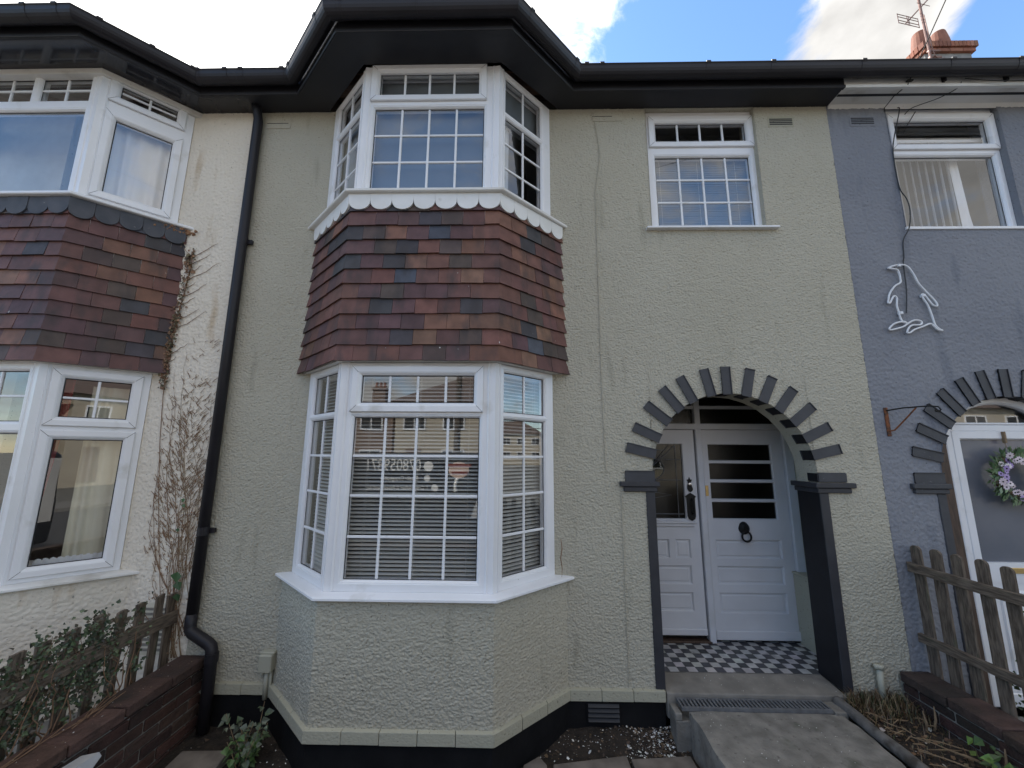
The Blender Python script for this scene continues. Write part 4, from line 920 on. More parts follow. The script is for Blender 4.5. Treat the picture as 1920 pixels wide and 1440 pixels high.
# ================================================================== THINGS ON AND IN THE HOUSES
def venetian(label, B, u0, u1, z0, z1, w=-.105, pitch=.0265, width=.025, tilt=R_(32), group='venetian blinds behind the middle house windows', mat='blind_slat'):
    t = thing('venetian_blind', label, 'blind', group); sl_ = MB(); z = z0+.03; r = random.Random(int(z0*1000)+int(u1*777))
    cd, sd = math.cos(tilt)*width/2, math.sin(tilt)*width/2
    while z < z1-.03:
        dz = r.uniform(-.0012, .0012); d2 = r.uniform(-.0015, .0015)
        a = [(u0, w+cd, z-sd+dz), (u1, w+cd, z-sd+dz+d2), (u1, w, z+.0018+dz+d2), (u0, w, z+.0018+dz)]; b = [(u0, w, z+.0018+dz), (u1, w, z+.0018+dz+d2), (u1, w-cd, z+sd+dz+d2), (u0, w-cd, z+sd+dz)]
        sl_.add([B(*p) for p in a], [(0, 1, 2, 3)]); sl_.add([B(*p) for p in b], [(0, 1, 2, 3)]); z += pitch
    obj('slats', sl_, mat, t); h = MB(); h.box(u0, u1, w-.02, w+.02, z1-.035, z1, B); obj('headrail', h, 'upvc', t)
    h = MB(); h.box(u0, u1, w-.012, w+.012, z0, z0+.018, B); obj('bottom_rail', h, 'upvc', t)
    c = MB(); n = 3 if u1-u0 > .7 else 2
    for k in range(n):
        u = u0+(u1-u0)*(.12+.76*k/(n-1)); c.tube([B(u, w+.014, z0), B(u, w+.014, z1)], .0013, 4); c.tube([B(u, w-.014, z0), B(u, w-.014, z1)], .0013, 4)
    obj('ladder_cords', c, 'blind_slat', t); return t
venetian('white venetian blind with open slats in the wide front pane of the lower bay', BF, .075, BF.L-.075, .93, 2.37)
venetian('narrow venetian blind in the right splay pane of the lower bay', BR, .11, .545, .93, 2.40)
venetian('narrow venetian blind in the left splay pane of the lower bay', BL, BL.L-.545, BL.L-.11, .93, 2.40)
venetian('blue grey venetian blind, nearly shut, in the small bedroom window above the arch', BW, 1.18, 2.09, 3.75, 4.66, w=-.09, pitch=.023, tilt=R_(78), mat='blind_dark')
t = thing('roller_blind', 'plain grey roller blind drawn down behind the middle upper bay window', 'blind', 'roller blinds in the upper bay'); m = MB()
m.box(.06, BF.L-.06, -.10, -.097, 3.86, 4.90, BF); obj('fabric', m, 'blind_dark', t); m = MB(); m.tube([BF(.05, -.10, 4.905), BF(BF.L-.05, -.10, 4.905)], .02, 10); obj('roller', m, 'upvc', t)
for lab, B_, u0_, u1_, z0_ in (('plain grey roller blind drawn down in the left splay of the upper bay', BL, BL.L-.55, BL.L-.06, 3.86), ('plain grey roller blind pulled half up in the right splay of the upper bay', BR, .06, .55, 4.50)):
    t = thing('roller_blind', lab, 'blind', 'roller blinds in the upper bay'); m = MB(); m.box(u0_, u1_, -.10, -.097, z0_, 4.90, B_); obj('fabric', m, 'blind_grey' if B_ is BL else 'blind_dark', t); m = MB(); m.tube([B_(u0_, -.10, 4.905), B_(u1_, -.10, 4.905)], .02, 10); obj('roller', m, 'upvc', t)
def curtain(name, label, B, u0, u1, z0, z1, w, mat, folds=9, amp=.022, cat='curtain', gather=0.0, group=None):
    m = MB(); n = folds*8; rows = 7; r = random.Random(int(u0*991)+folds); ph = [r.uniform(0, 6.28) for _ in range(3)]
    V = []
    for j in range(rows):
        tz = j/(rows-1)
        for i in range(n+1):
            t = i/n; uu = u0+(u1-u0)*t
            if gather: uu = u0+(u1-u0)*t*(1-gather*(1-tz)**1.5)
            d = amp*(.55*math.sin(t*folds*6.283+ph[0]+.4*math.sin(tz*2))+.3*math.sin(t*folds*2.3*6.283/1.7+ph[1])+.25*math.sin(t*3+ph[2]))*(1.15-.4*tz)
            V.append(B(uu, w+d, z0+(z1-z0)*tz))
    m.add(V, [(j*(n+1)+i, j*(n+1)+i+1, (j+1)*(n+1)+i+1, (j+1)*(n+1)+i) for j in range(rows-1) for i in range(n)])
    o = obj(name, m, mat, None, smooth=True); tag(o, label, cat, group); return o
curtain('curtain', 'pale net curtain in the upper splay casement of the cream house', LBR, .07, .56, 3.80, 4.72, -.12, 'curtain_white', 5)
curtain('curtain', 'long cream curtain in the lower splay casement of the cream house', LBR, .27, .58, .92, 2.30, -.14, 'curtain_cream', 4, gather=-.25)
curtain('curtain', 'narrow red curtain at the left edge of the lower splay window of the cream house', LBR, .06, .17, 1.10, 2.36, -.16, 'curtain_red', 2, gather=.75)
m = MB(); pts = []
n = 40
for i in range(n): 
    a, b = .14+.36*i/n, .14+.36*(i+1)/n; h = .030+.012*abs(math.sin(i*.8)); m.quad(LBR(a, -.115+.004*math.sin(i), .93), LBR(b, -.115+.004*math.sin(i+1), .93), LBR(b, -.115+.004*math.sin(i+1), .99+h), LBR(a, -.115+.004*math.sin(i), .99+h))
tag(obj('lace_runner', m, 'curtain_white'), 'white lace edging along the sill inside the lower cream house window', 'lace')
t = thing('vertical_blind', 'vertical blind of pale strips half drawn in the blue house upper window', 'blind'); 
h = MB(); h.box(3.34, 4.27, -.115, -.085, 4.66, 4.69, BWR); obj('headrail', h, 'upvc', t)
for k in range(9):
    x = 3.40+k*.066; m = MB(); a = R_(-52); c, s = math.cos(a)*.042, math.sin(a)*.042
    m.quad(BWR(x-c, -.10-s, 3.76), BWR(x+c, -.10+s, 3.76), BWR(x+c, -.10+s, 4.66), BWR(x-c, -.10-s, 4.66)); obj('vane', m, 'curtain_white', t)
m = MB(); m.quad(BWR(4.00, -.13, 3.74), BWR(4.06, -.11, 3.74), BWR(4.03, -.11, 4.66), BWR(3.97, -.13, 4.66)); m.quad(BWR(3.98, -.12, 3.74), BWR(4.08, -.115, 3.74), BWR(3.985, -.115, 4.66), BWR(3.97, -.12, 4.66)); obj('vane', m, 'curtain_white', t)
# curtain and plant in the upper bay
curtain('curtain', 'blue grey curtain edge behind the right splay of the upper bay', BR, .085, .20, 3.82, 4.52, -.10, 'blind_grey', 2, amp=.01)
t = thing('houseplant', 'small green leafy plant on the sill behind the right splay of the upper bay', 'plant'); m = MB()
m.lathe([(0, 0), (.045, 0), (.06, .09), (.052, .09), (.05, .02)], BR(.36, -.30, 3.80), 14); obj('pot', m, 'terracotta', t)
m = MB()
for k in range(26):
    a = random.uniform(0, 6.28); l = random.uniform(.12, .25); el = random.uniform(.7, 1.4); b = BR(.36, -.30, 3.88); d = Vector((math.cos(a)*math.cos(el), math.sin(a)*math.cos(el), math.sin(el))); q = b+d*l; sd = Vector((-math.sin(a), math.cos(a), 0))*.018
    m.tint = jit(random.choice([(.07, .16, .05), (.12, .22, .06), (.05, .10, .05)]), .3); mid = (b+q)/2; tip = q+Vector((math.cos(a), math.sin(a), -.6))*.06
    m.add([b, mid+sd, q+sd*.6, tip, q-sd*.6, mid-sd], [(0, 1, 5), (1, 2, 4, 5), (2, 3, 4)])
obj('foliage', m, 'leaf', t)

# rope-light penguin
def smoothpts(pts, n=5):
    out = []
    P = [Vector(p) for p in pts]
    for i in range(len(P)-1):
        p0, p1, p2, p3 = P[max(i-1, 0)], P[i], P[i+1], P[min(i+2, len(P)-1)]
        for k in range(n):
            t = k/n; out.append(.5*((2*p1)+(-p0+p2)*t+(2*p0-5*p1+4*p2-p3)*t*t+(-p0+3*p1-3*p2+p3)*t**3))
    out.append(P[-1]); return out
t = thing('penguin_light', 'unlit white rope light bent into a penguin outline on the blue wall', 'wall light')
def pg(pts):   # points read off in a 836x1440 enlargement, mapped on to the wall plane
    out = []
    for cx, cy in pts:
        x = 3.073+(cx-242)*.001817+(cy-103)*-.000311; z = 3.340-(cy-103)*.0020
        out.append((x, -.022, z))
    return out
segs = [[(242, 103), (268, 93), (306, 88), (335, 100), (360, 135), (380, 172), (410, 205), (440, 235), (458, 258), (459, 270), (440, 264), (420, 240), (405, 222), (394, 220), (400, 238), (420, 268), (436, 310), (450, 350), (468, 368), (481, 374), (460, 370), (438, 350), (425, 346), (395, 358), (360, 370), (340, 383), (327, 383), (333, 365), (350, 352), (385, 350), (391, 340), (380, 332), (355, 332), (330, 345), (310, 358), (280, 367), (256, 372), (249, 365), (270, 346), (300, 338), (325, 342), (310, 335)],
        [(242, 103), (262, 106), (283, 110), (292, 124), (298, 150), (298, 168), (275, 182), (252, 212), (245, 240), (244, 256), (252, 256), (262, 236), (272, 226), (282, 236), (282, 268), (290, 295), (297, 320), (306, 338)]]
m = MB()
for sg in segs: m.tube(smoothpts(pg(sg), 4), .0072, 8)
obj('rope_tube', m, 'neon_tube', t, smooth=True)
for c in ((292, 92), (400, 225), (300, 300)):
    m = MB(); p = pg([c])[0]; m.cbox(p[0]-.012, p[0]+.012, -.034, -.001, p[2]-.012, p[2]+.012, .003); obj('fixing_clip', m, 'neon_tube', t)
m = MB(); m.tube(smoothpts([(3.42, -.004, 4.905), (3.415, -.02, 4.86), (3.33, -.012, 4.58), (3.298, -.012, 4.40), (3.30, -.012, 4.10), (3.335, -.02, 3.98), (3.345, -.02, 3.86), (3.30, -.03, 3.70), (3.255, -.01, 3.60), (3.235, -.01, 3.45), (3.215, -.014, 3.375), (3.205, -.012, 3.15), (3.17, -.014, 2.95)]), .0042, 6)
tag(obj('power_cable', m, 'cable_black'), 'thin black cable running down from the blue house eaves to the penguin light', 'cable')
m = MB(); m.tube(smoothpts([(3.775, -.21, 4.955), (3.765, -.18, 4.92), (3.70, -.09, 4.915), (3.55, -.01, 4.90), (3.50, .02, 4.86)]), .0035, 5); m.tube([(3.57, -.006, 4.86), (3.50, .02, 4.74)], .004, 5)
tag(obj('power_cable', m, 'cable_black'), 'short loose cable curling under the white soffit above the blue house window', 'cable')
m = MB(); m.tube(smoothpts([(3.79, -.225, 4.97), (4.0, -.235, 4.935), (4.3, -.24, 4.925), (4.7, -.24, 4.95), (5.2, -.24, 4.99)]), .004, 5)
tag(obj('power_cable', m, 'cable_black'), 'slack black cable sagging along the white fascia of the blue house', 'cable')
# telephone drop wire with its hook
t = thing('telephone_wire', 'thin dark wire rising from the white fascia across the chimney and sky', 'wire'); m = MB()
m.tube([(3.335, -.225, 4.975), (3.30, -.60, 5.29), (3.05, -1.10, 5.70), (2.1, -3.0, 6.75), (0.4, -6.9, 8.1), (-2.45, -13.8, 9.12)], .0042, 5); obj('wire', m, 'cable_black', t)
m = MB(); m.cbox(3.315, 3.365, -.223, -.199, 4.962, 4.974, .002); m.tube([(3.33, -.225, 4.968), (3.335, -.245, 4.985), (3.345, -.24, 5.0), (3.355, -.225, 4.99)], .004, 5); m.tube([(3.335, -.222, 4.97), (3.32, -.21, 4.93), (3.30, -.10, 4.925), (3.298, -.01, 4.90), (3.315, .01, 4.83)], .0038, 5); obj('hook', m, 'cable_black', t)
# hanging basket bracket
t = thing('hanging_bracket', 'rusty hanging basket bracket on the blue wall left of the arch', 'bracket'); m = MB()
m.cbox(2.872, 2.900, -.010, .0, 1.945, 2.170, .002); obj('back_plate', m, 'rust', t)
m = MB(); d = Vector((.58, -.81, 0))
A = lambda l, z: Vector((2.886, -.010, 0))+d*l+Vector((0, 0, z))
m.tube([A(0, 2.145), A(.10, 2.158), A(.24, 2.160), A(.285, 2.150), A(.295, 2.130), A(.285, 2.112), A(.268, 2.118), A(.266, 2.13)], .0055, 6); obj('arm', m, 'iron_black', t)
m = MB(); m.tube([A(0, 1.985), A(.03, 1.99), A(.10, 2.07), A(.17, 2.155)], .0055, 6); obj('strut', m, 'rust', t)
# wreath
t = thing('flower_wreath', 'wreath of pale and purple daisies with greenery hung on the white door', 'wreath'); c0 = Vector((3.862, .052, 1.642)); rr = .150
m = MB(); m.tube([c0+Vector((rr*math.cos(a), 0, rr*math.sin(a))) for a in [2*math.pi*k/40 for k in range(41)]], .024, 8); obj('hoop', m, 'stem_brown', t)
m = MB(); rl = random.Random(11)
for k in range(420):
    a = rl.uniform(0, 6.283); r0 = rr+rl.uniform(-.035, .045); p = c0+Vector((r0*math.cos(a), rl.uniform(-.035, .01), r0*math.sin(a)))
    out = Vector((math.cos(a+rl.uniform(-1.1, 1.1)), rl.uniform(-.35, .1), math.sin(a+rl.uniform(-1.1, 1.1)))).normalized(); l = rl.uniform(.03, .085); sd = out.cross(Vector((rl.uniform(-.3, .3), -1, rl.uniform(-.3, .3)))).normalized()*l*.16
    m.tint = jit(rl.choice([(.05, .10, .04), (.09, .15, .06), (.14, .20, .09), (.06, .08, .05)]), .3); m.add([p, p+out*l*.5+sd, p+out*l, p+out*l*.5-sd], [(0, 1, 2, 3)])
obj('greenery', m, 'leaf', t)
for k in range(46):
    m = MB(); a = 2*math.pi*k/46*1.0+rl.uniform(-.08, .08); r0 = rr+rl.uniform(-.035, .03); p = c0+Vector((r0*math.cos(a), -.034-rl.uniform(0, .015), r0*math.sin(a))); R0 = rl.uniform(.020, .034); tl = rl.uniform(-.5, .5); tv = rl.uniform(-.5, .5)
    ex, ez = Vector((1, -tl*.5, 0)).normalized(), Vector((0, -tv*.5, 1)).normalized()
    for q in range(9):
        b = 2*math.pi*q/9; dv = ex*math.cos(b)+ez*math.sin(b); sv = (ez*math.cos(b)-ex*math.sin(b))*R0*.30; m.add([p, p+dv*R0*.6+sv, p+dv*R0, p+dv*R0*.6-sv], [(0, 1, 2, 3)])
    m.cur = 1; m.lathe([(0, -.005), (.005, -.003), (.006, 0)], tuple(p), 7, 'y')
    obj('flower', m, ['petal_purple' if rl.random() < .16 else 'petal_pale', 'iron_black'], t)
m = MB(); m.cbox(3.855, 3.872, .075, .098, 1.90, 1.99, .002); m.tube([(3.863, .088, 1.90), (3.863, .07, 1.80)], .002, 5); obj('hanger', m, 'stem_pale', t)

# tv aerial on the chimney
t = thing('tv_aerial', 'rusty tv aerial on a thin mast in front of the brick chimney', 'aerial'); m = MB(); ax, ay = 7.52, 3.06
m.tube([(ax, ay, 8.4), (ax, ay, 10.35)], .020, 8); obj('mast', m, 'aerial_metal', t)
m = MB(); b0 = Vector((ax, ay, 10.10)); bd = Vector((.25, -.93, .25)).normalized(); sd = Vector((.96, .22, .05)).normalized()
m.tube([b0-bd*.25, b0+bd*.9], .012, 6); obj('boom', m, 'aerial_metal', t)
m = MB()
for k in range(8): q = b0+bd*(.05+k*.11); m.tube([q-sd*.16, q+sd*.16], .005, 5)
obj('director_rods', m, 'aerial_metal', t)
m = MB()
for zz in (-.10, -.04, .04, .10): 
    q = b0-bd*.2+Vector((0, 0, zz)); m.tube([q-sd*.26, q+sd*.26], .0065, 5)
for ss in (-.26, -.02, .02, .26): q = b0-bd*.2+sd*ss; m.tube([q-Vector((0, 0, .11)), q+Vector((0, 0, .11))], .006, 5)
obj('reflector', m, 'aerial_metal', t)
m = MB(); m.cbox(ax-.02, 7.72, 3.05, 3.09, 8.98, 9.02, .004); m.cbox(ax-.02, 7.72, 3.05, 3.09, 9.12, 9.15, .004); m.tube(smoothpts([(ax, 3.03, 9.9), (ax+.02, 3.03, 9.3), (ax+.06, 3.04, 9.02), (ax+.16, 3.06, 8.97), (ax+.3, 3.1, 9.03)]), .008, 5); obj('lashing_bracket', m, 'aerial_metal', t)

# ------------------------------------------------------------------ garden walls
OB = [(.060, .030, .023), (.078, .038, .029), (.05, .027, .023), (.042, .027, .024), (.07, .043, .033)]
def garden_wall(label, xi, xo, y0, y1, ztop, zbot, rnd, cop_h=.065):
    """low brick wall along y; xi = face towards our garden, xo = far face"""
    t = thing('garden_wall', label, 'wall', 'low brick walls beside the front garden')
    x0, x1 = min(xi, xo), max(xi, xo); m = MB(); z = zbot; k = 0
    core = MB(); core.box(x0+.012, x1-.012, y0, y1-.012, zbot, ztop-.05); obj('mortar', core, 'concrete', t)
    while z < ztop-cop_h-.01:
        h = min(.065, ztop-cop_h-z-.008); y = y1-(.1075 if k % 2 else 0)
        ys = [y1]
        while y > y0: ys.append(y) if y < y1 else None; y -= .225
        ys.append(y0)
        for a, b in zip(ys[:-1], ys[1:]):
            if a-b < .03: continue
            m.tint = jit(rnd.choice(OB), .3); j = rnd.uniform(-.004, .004); m.cbox(x0+j, x1+j, b+.005, a-.005, z+rnd.uniform(-.002, .002), z+h, .006)
        z += h+.010; k += 1
    obj('brickwork', m, 'old_brick', t)
    m = MB(); y = y1
    while y > y0:
        l = min(.30+rnd.uniform(-.012, .012), y-y0); 
        if l < .04: break
        m.tint = jit(rnd.choice([(.085, .050, .040), (.100, .056, .044), (.072, .044, .036), (.06, .041, .036)]), .15)
        j = rnd.uniform(-.006, .006); dz = rnd.uniform(-.006, .004)
        bx0, bx1 = x0-.012+j, x1+.012+j
        m.cbox(bx0, bx1, y-l+.004, y-.003, ztop-cop_h+dz, ztop+dz, .008); y -= l
    obj('coping', m, 'old_brick', t); return t
garden_wall('low mossy brick garden wall with red coping below the ivy covered fence', -2.290, -2.470, -3.55, -.012, .328, -.35, random.Random(4))
garden_wall('low dark brick garden wall beside the concrete path, under the bare picket fence', 2.693, 2.872, -3.55, -.012, .300, -.35, random.Random(9))

# ------------------------------------------------------------------ picket fences
def picket_fence(label, xp, ys, z_bot, z_tops, w, rail_x, rails, y_end, round_top, rnd, lean=0.0, posts=()):
    t = thing('picket_fence', label, 'fence', 'picket fences on the garden walls')
    for i, (yc, zt) in enumerate(zip(ys, z_tops)):
        m = MB(); hw = w/2+rnd.uniform(-.004, .004); th = .018; tl = rnd.uniform(-.012, .012); dx = rnd.uniform(-.003, .003); tp = []
        if round_top:
            n = 8; zc = zt-hw*.8
            tp = [(yc+hw*math.cos(math.pi*k/n)+tl, zc+hw*.8*math.sin(math.pi*k/n)) for k in range(n+1)]
        else: tp = [(yc+hw+tl, zt-rnd.uniform(0, .012)), (yc+hw*.5+tl, zt+rnd.uniform(-.004, .004)), (yc-hw*.8+tl, zt-rnd.uniform(0, .01)), (yc-hw+tl, zt-rnd.uniform(.004, .014))]
        pts = [(yc-hw, z_bot), (yc+hw, z_bot)] + tp
        m.prism([(xp+dx-th/2, a, b) for a, b in pts], (th, 0, 0)); obj('picket', m, 'weathered_wood', t, bevel=.003)
    for (z0, z1) in rails:
        m = MB(); n = 14; V = []
        for k in range(n+1):
            y = y_end[0]+(y_end[1]-y_end[0])*k/n; dz = .004*math.sin(k*1.3+z0*9)+rnd.uniform(-.002, .002); hx = .016
            V += [(rail_x-hx, y, z0+dz), (rail_x+hx, y, z0+dz), (rail_x+hx, y, z1+dz), (rail_x-hx, y, z1+dz)]
        F = [(0, 1, 2, 3), (n*4+3, n*4+2, n*4+1, n*4)]
        for k in range(n):
            for j in range(4): F.append((k*4+j, k*4+(j+1) % 4, k*4+4+(j+1) % 4, k*4+4+j))
        m.add(V, F); obj('rail', m, 'weathered_rail', t, bevel=.003)
    for (px_, py_, pz0, pz1) in posts:
        m = MB(); m.cbox(px_-.035, px_+.035, py_-.035, py_+.035, pz0, pz1, .004); obj('post', m, 'weathered_wood', t)
    return t
rf_ = random.Random(12)
ysl = [-.030, -.147, -.275, -.420, -.560, -.700, -.836, -.960] + [-1.09-.137*k for k in range(17)]
picket_fence('weathered picket fence overgrown with ivy behind the left brick wall', -2.592, ysl, .20, [.752, .775, .775, .772, .800, .775, .770, .770]+[.77+rf_.uniform(-.02, .02) for _ in range(17)], .068, -2.566, [(.545, .632)], (-.01, -3.5), False, rf_, posts=[(-2.62, -1.72, .0, .80), (-2.62, -3.45, .0, .80)])
ysr = [-.055, -.185, -.320, -.462, -.592, -.730] + [-.865-.135*k for k in range(20)]
picket_fence('bare brown picket fence with rounded tops in front of the blue house', 2.905, ysr, .22, [1.150+rf_.uniform(-.008, .008) for _ in ysr], .072, 2.880, [(.955, 1.018), (.490, .545)], (-.005, -3.5), True, rf_, posts=[(2.94, -1.75, .0, 1.12), (2.94, -3.45, .0, 1.12)])

# ------------------------------------------------------------------ ivy on the left fence
def leaf_cloud(m, p, nrm, size, rnd, tints, droop=.3):
    a = rnd.uniform(0, 6.283); u = nrm.orthogonal().normalized(); v = nrm.cross(u)
    d = (u*math.cos(a)+v*math.sin(a)+Vector((0, 0, -droop))).normalized(); s = d.cross(nrm).normalized()
    n2 = s.cross(d)*size*.18; m.tint = jit(rnd.choice(tints), .3)
    c = [p, p+d*size*.25+s*size*.45+n2, p+d*size*.55+s*size*.30+n2*.6, p+d*size, p+d*size*.55-s*size*.30+n2*.6, p+d*size*.25-s*size*.45+n2, p+d*size*.5]
    m.add(c, [(0, 1, 6), (1, 2, 6), (2, 3, 6), (3, 4, 6), (4, 5, 6), (5, 0, 6)])
t = thing('ivy', 'dark green ivy smothering the left picket fence', 'plant'); r = random.Random(31); m = MB(); stm = MB()
IV = [(.034, .055, .024), (.050, .075, .034), (.07, .10, .045), (.038, .05, .028), (.10, .13, .065), (.085, .065, .04), (.06, .05, .03)]
for (yc, zc, sy, sz, n) in [(-.285, .60, .03, .10, 60), (-.30, .40, .03, .03, 26), (-.43, .66, .05, .07, 60), (-.50, .50, .07, .11, 210), (-.56, .72, .035, .06, 120), (-.60, .44, .06, .08, 210), (-.66, .60, .07, .07, 150), (-.72, .70, .03, .05, 70), (-.78, .50, .08, .10, 220), (-.85, .69, .035, .06, 110), (-.93, .45, .08, .09, 260), (-1.0, .62, .06, .07, 160), (-1.12, .45, .10, .12, 380), (-1.25, .60, .1, .1, 260), (-1.5, .5, .2, .14, 420), (-2.0, .5, .3, .14, 420), (-2.7, .5, .4, .14, 420)]:
    for _ in range(int(n*1.25)):
        y = r.gauss(yc, sy); z = min(r.gauss(zc, sz), .84); z = max(z, .28); x = -2.578+r.uniform(-.055, .045)
        leaf_cloud(m, Vector((x, y, z)), Vector((r.uniform(.2, 1), r.uniform(-.9, .3), r.uniform(-.2, .8))).normalized(), r.uniform(.012, .030), r, IV)
obj('foliage', m, 'leaf', t)
for k in range(26):
    y = r.uniform(-1.4, -.25); x = -2.56+r.uniform(-.03, .04); z = .28; pts = [(x, y, z)]
    for q in range(7): y += r.uniform(-.05, .05); z += r.uniform(.03, .09); x += r.uniform(-.015, .012); pts.append((x, y, z))
    stm.tube(pts, [.004-.0004*i for i in range(len(pts))], 5)
for k in range(10):
    y = r.uniform(-1.0, -.3); pts = [(-2.45+r.uniform(-.05, .02), y, .332), (-2.43+r.uniform(-.03, .03), y-.10, .336), (-2.40+r.uniform(-.05, .03), y-.22+r.uniform(-.03, .03), .334)]; stm.tube(pts, .0028, 4)
obj('stem', stm, 'stem_brown', t)

# ------------------------------------------------------------------ bare creeper on the cream wall
t = thing('creeper', 'bare brown creeper stems and tendrils fanned over the cream wall by the drainpipe', 'plant'); r = random.Random(8); m = MB(); lv = MB(); pale = MB()
WY = -.007
def vine(mb, pts, r0, r1, n=5): mb.tube([(x, WY-.003*math.sin(i*1.7), z) for i, (x, z) in enumerate(pts)], [r0+(r1-r0)*i/(len(pts)-1) for i in range(len(pts))], n)
# tall main run close to the tiles, dry leaf scraps on it
main = [(-2.60, .35), (-2.70, .7), (-2.78, 1.1), (-2.85, 1.5), (-2.90, 1.9), (-2.93, 2.25), (-2.945, 2.5), (-2.93, 2.75), (-2.91, 2.95), (-2.89, 3.15), (-2.875, 3.35), (-2.87, 3.55)]
vine(m, main, .0022, .004)
for k in range(15):      # herringbone of tendrils to the right and left
    z = 2.45+k*.073; i = min(len(main)-2, max(0, next((j for j in range(len(main)-1) if main[j][1] <= z <= main[j+1][1]), 0)))
    f = (z-main[i][1])/(main[i+1][1]-main[i][1]); x = main[i][0]+(main[i+1][0]-main[i][0])*f; L = r.uniform(.08, .27)*(1 if k > 3 else .6)
    if r.random() < .8:
        p = [(x, z)]
        for q in range(1, 6): p.append((x+L*q/5, z+L*.62*(q/5)**1.15+r.uniform(-.008, .008)))
        vine(m, p, .0032, .0012, 4)
    L = r.uniform(.06, .13); p = [(x, z)]
    for q in range(1, 5): p.append((x-L*q/4, z+L*.9*(q/4)**1.1+r.uniform(-.006, .006)))
    vine(m, p, .003, .0012, 4)
for k in range(620):
    z = r.choice([r.uniform(2.30, 2.95), r.uniform(2.30, 2.95), r.uniform(2.9, 3.6)]); i = next((j for j in range(len(main)-1) if main[j][1] <= z <= main[j+1][1]), 5); f = (z-main[i][1])/(main[i+1][1]-main[i][1]); x = main[i][0]+(main[i+1][0]-main[i][0])*f
    big = z > 3.3 and r.random() < .3
    leaf_cloud(lv, Vector((x+r.gauss(0, .018), WY-r.uniform(.002, .025), z)), Vector((r.uniform(-.6, .6), -1, r.uniform(-.4, .6))).normalized(), r.uniform(.03, .05) if big else r.uniform(.010, .026), r, [(.22, .12, .06), (.16, .09, .05), (.11, .085, .04), (.09, .08, .035), (.26, .15, .09)])
# fan of stems from the corner by the pipe
for k in range(34):
    x = -2.55+r.uniform(-.07, .08); z = r.choice([.30, .30, .45, .7, .9, 1.1]); L = r.uniform(.6, 1.5) if k < 24 else r.uniform(1.4, 2.1)-z*.3; n = 13; p = [(x, z)]; ang = r.gauss(.13, .30)
    for q in range(n):
        ang += r.uniform(-.2, .2); ang *= .92; x -= math.sin(ang)*L/n; z += math.cos(ang)*L/n
        if x > -2.455: x = -2.457-r.uniform(0, .01)
        if x < -2.88: x = -2.88+r.uniform(0, .02)
        if z < 1.05 and x < -2.80: x = -2.80+r.uniform(0, .02)
        p.append((x, z))
    vine(m if r.random() < .6 else pale, p, r.uniform(.0020, .0032), .0009, 4)
    if r.random() < .6:
        for _ in range(r.randint(3, 9)):
            q = r.choice(p); leaf_cloud(lv, Vector((q[0]+r.gauss(0, .012), WY-r.uniform(.003, .02), q[1]+r.gauss(0, .02))), Vector((r.uniform(-.5, .5), -1, r.uniform(-.3, .5))).normalized(), r.uniform(.008, .016), r, [(.24, .13, .07), (.17, .10, .055), (.30, .19, .11)])
for k in range(820):       # short clinging tendrils, herringbone about the centre of the patch
    z = min(max(r.gauss(1.55, .48), .5), 2.7); x = r.gauss(-2.67, .125)
    if x > -2.465 or x < -2.89 or (z < 1.0 and x < -2.80): continue
    sgn = 1 if x > -2.66 else -1
    if r.random() < .2: sgn = -sgn
    l = r.uniform(.02, .075); tlt = r.uniform(.35, .95)*sgn; q2 = [(x, z)]
    for q in range(1, 4): q2.append((min(x+l*math.sin(tlt)*q/3+r.uniform(-.004, .004), -2.457), z+l*math.cos(tlt)*q/3))
    vine(m if r.random() < .62 else pale, q2, r.uniform(.0018, .0030), .0012, 4)
for (x, z, s) in [(-2.575, .86, .085), (-2.565, .80, .07), (-2.56, .72, .06), (-2.61, 1.42, .035), (-2.605, 1.38, .03), (-2.625, 1.20, .03)]:
    leaf_cloud(lv, Vector((x, WY-.03, z+s*.5)), Vector((.2, -1, .2)).normalized(), s, r, [(.045, .10, .04), (.06, .12, .05)], droop=2.0)
obj('stem', m, 'stem_brown', t); obj('tendril', pale, 'stem_pale', t); obj('dry_leaves', lv, 'leaf', t)

# ================================================================== GROUND, PATH, BEDS
def bed(name, x0, x1, y0, y1, hfun, step, mat, kind='structure'):
    m = MB(); nx = int((x1-x0)/step)+1; ny = int((y1-y0)/step)+1; V = []
    for j in range(ny+1):
        for i in range(nx+1):
            x = x0+(x1-x0)*i/nx; y = y0+(y1-y0)*j/ny; V.append((x, y, hfun(x, y)))
    m.add(V, [(j*(nx+1)+i, j*(nx+1)+i+1, (j+1)*(nx+1)+i+1, (j+1)*(nx+1)+i) for j in range(ny) for i in range(nx)])
    o = obj(name, m, mat, None, smooth=True); o['kind'] = kind; return o
def fb(x, y, s=1.0): return mnoise.noise(Vector((x*3, y*3, 1)))*.6+mnoise.noise(Vector((x*9, y*9, 4)))*.3+mnoise.noise(Vector((x*26, y*26, 7)))*.16
def soil_l(x, y):
    h = -.145+fb(x, y)*.028
    if x > 0: h += .06*max(0, 1-abs(y+.02)/.16)*min(1, x/.5)
    return h
def soil_r(x, y): return .085+fb(x, y)*.03+.05*max(0, 1+y/.25)*(.5 if y > -.25 else 0)-.05*min(1, max(0, -y-.5))
bed('soil', -2.30, 1.15, -3.55, .02, soil_l, .032, 'soil')
bed('soil', 2.20, 2.70, -3.55, .0, soil_r, .028, 'soil')
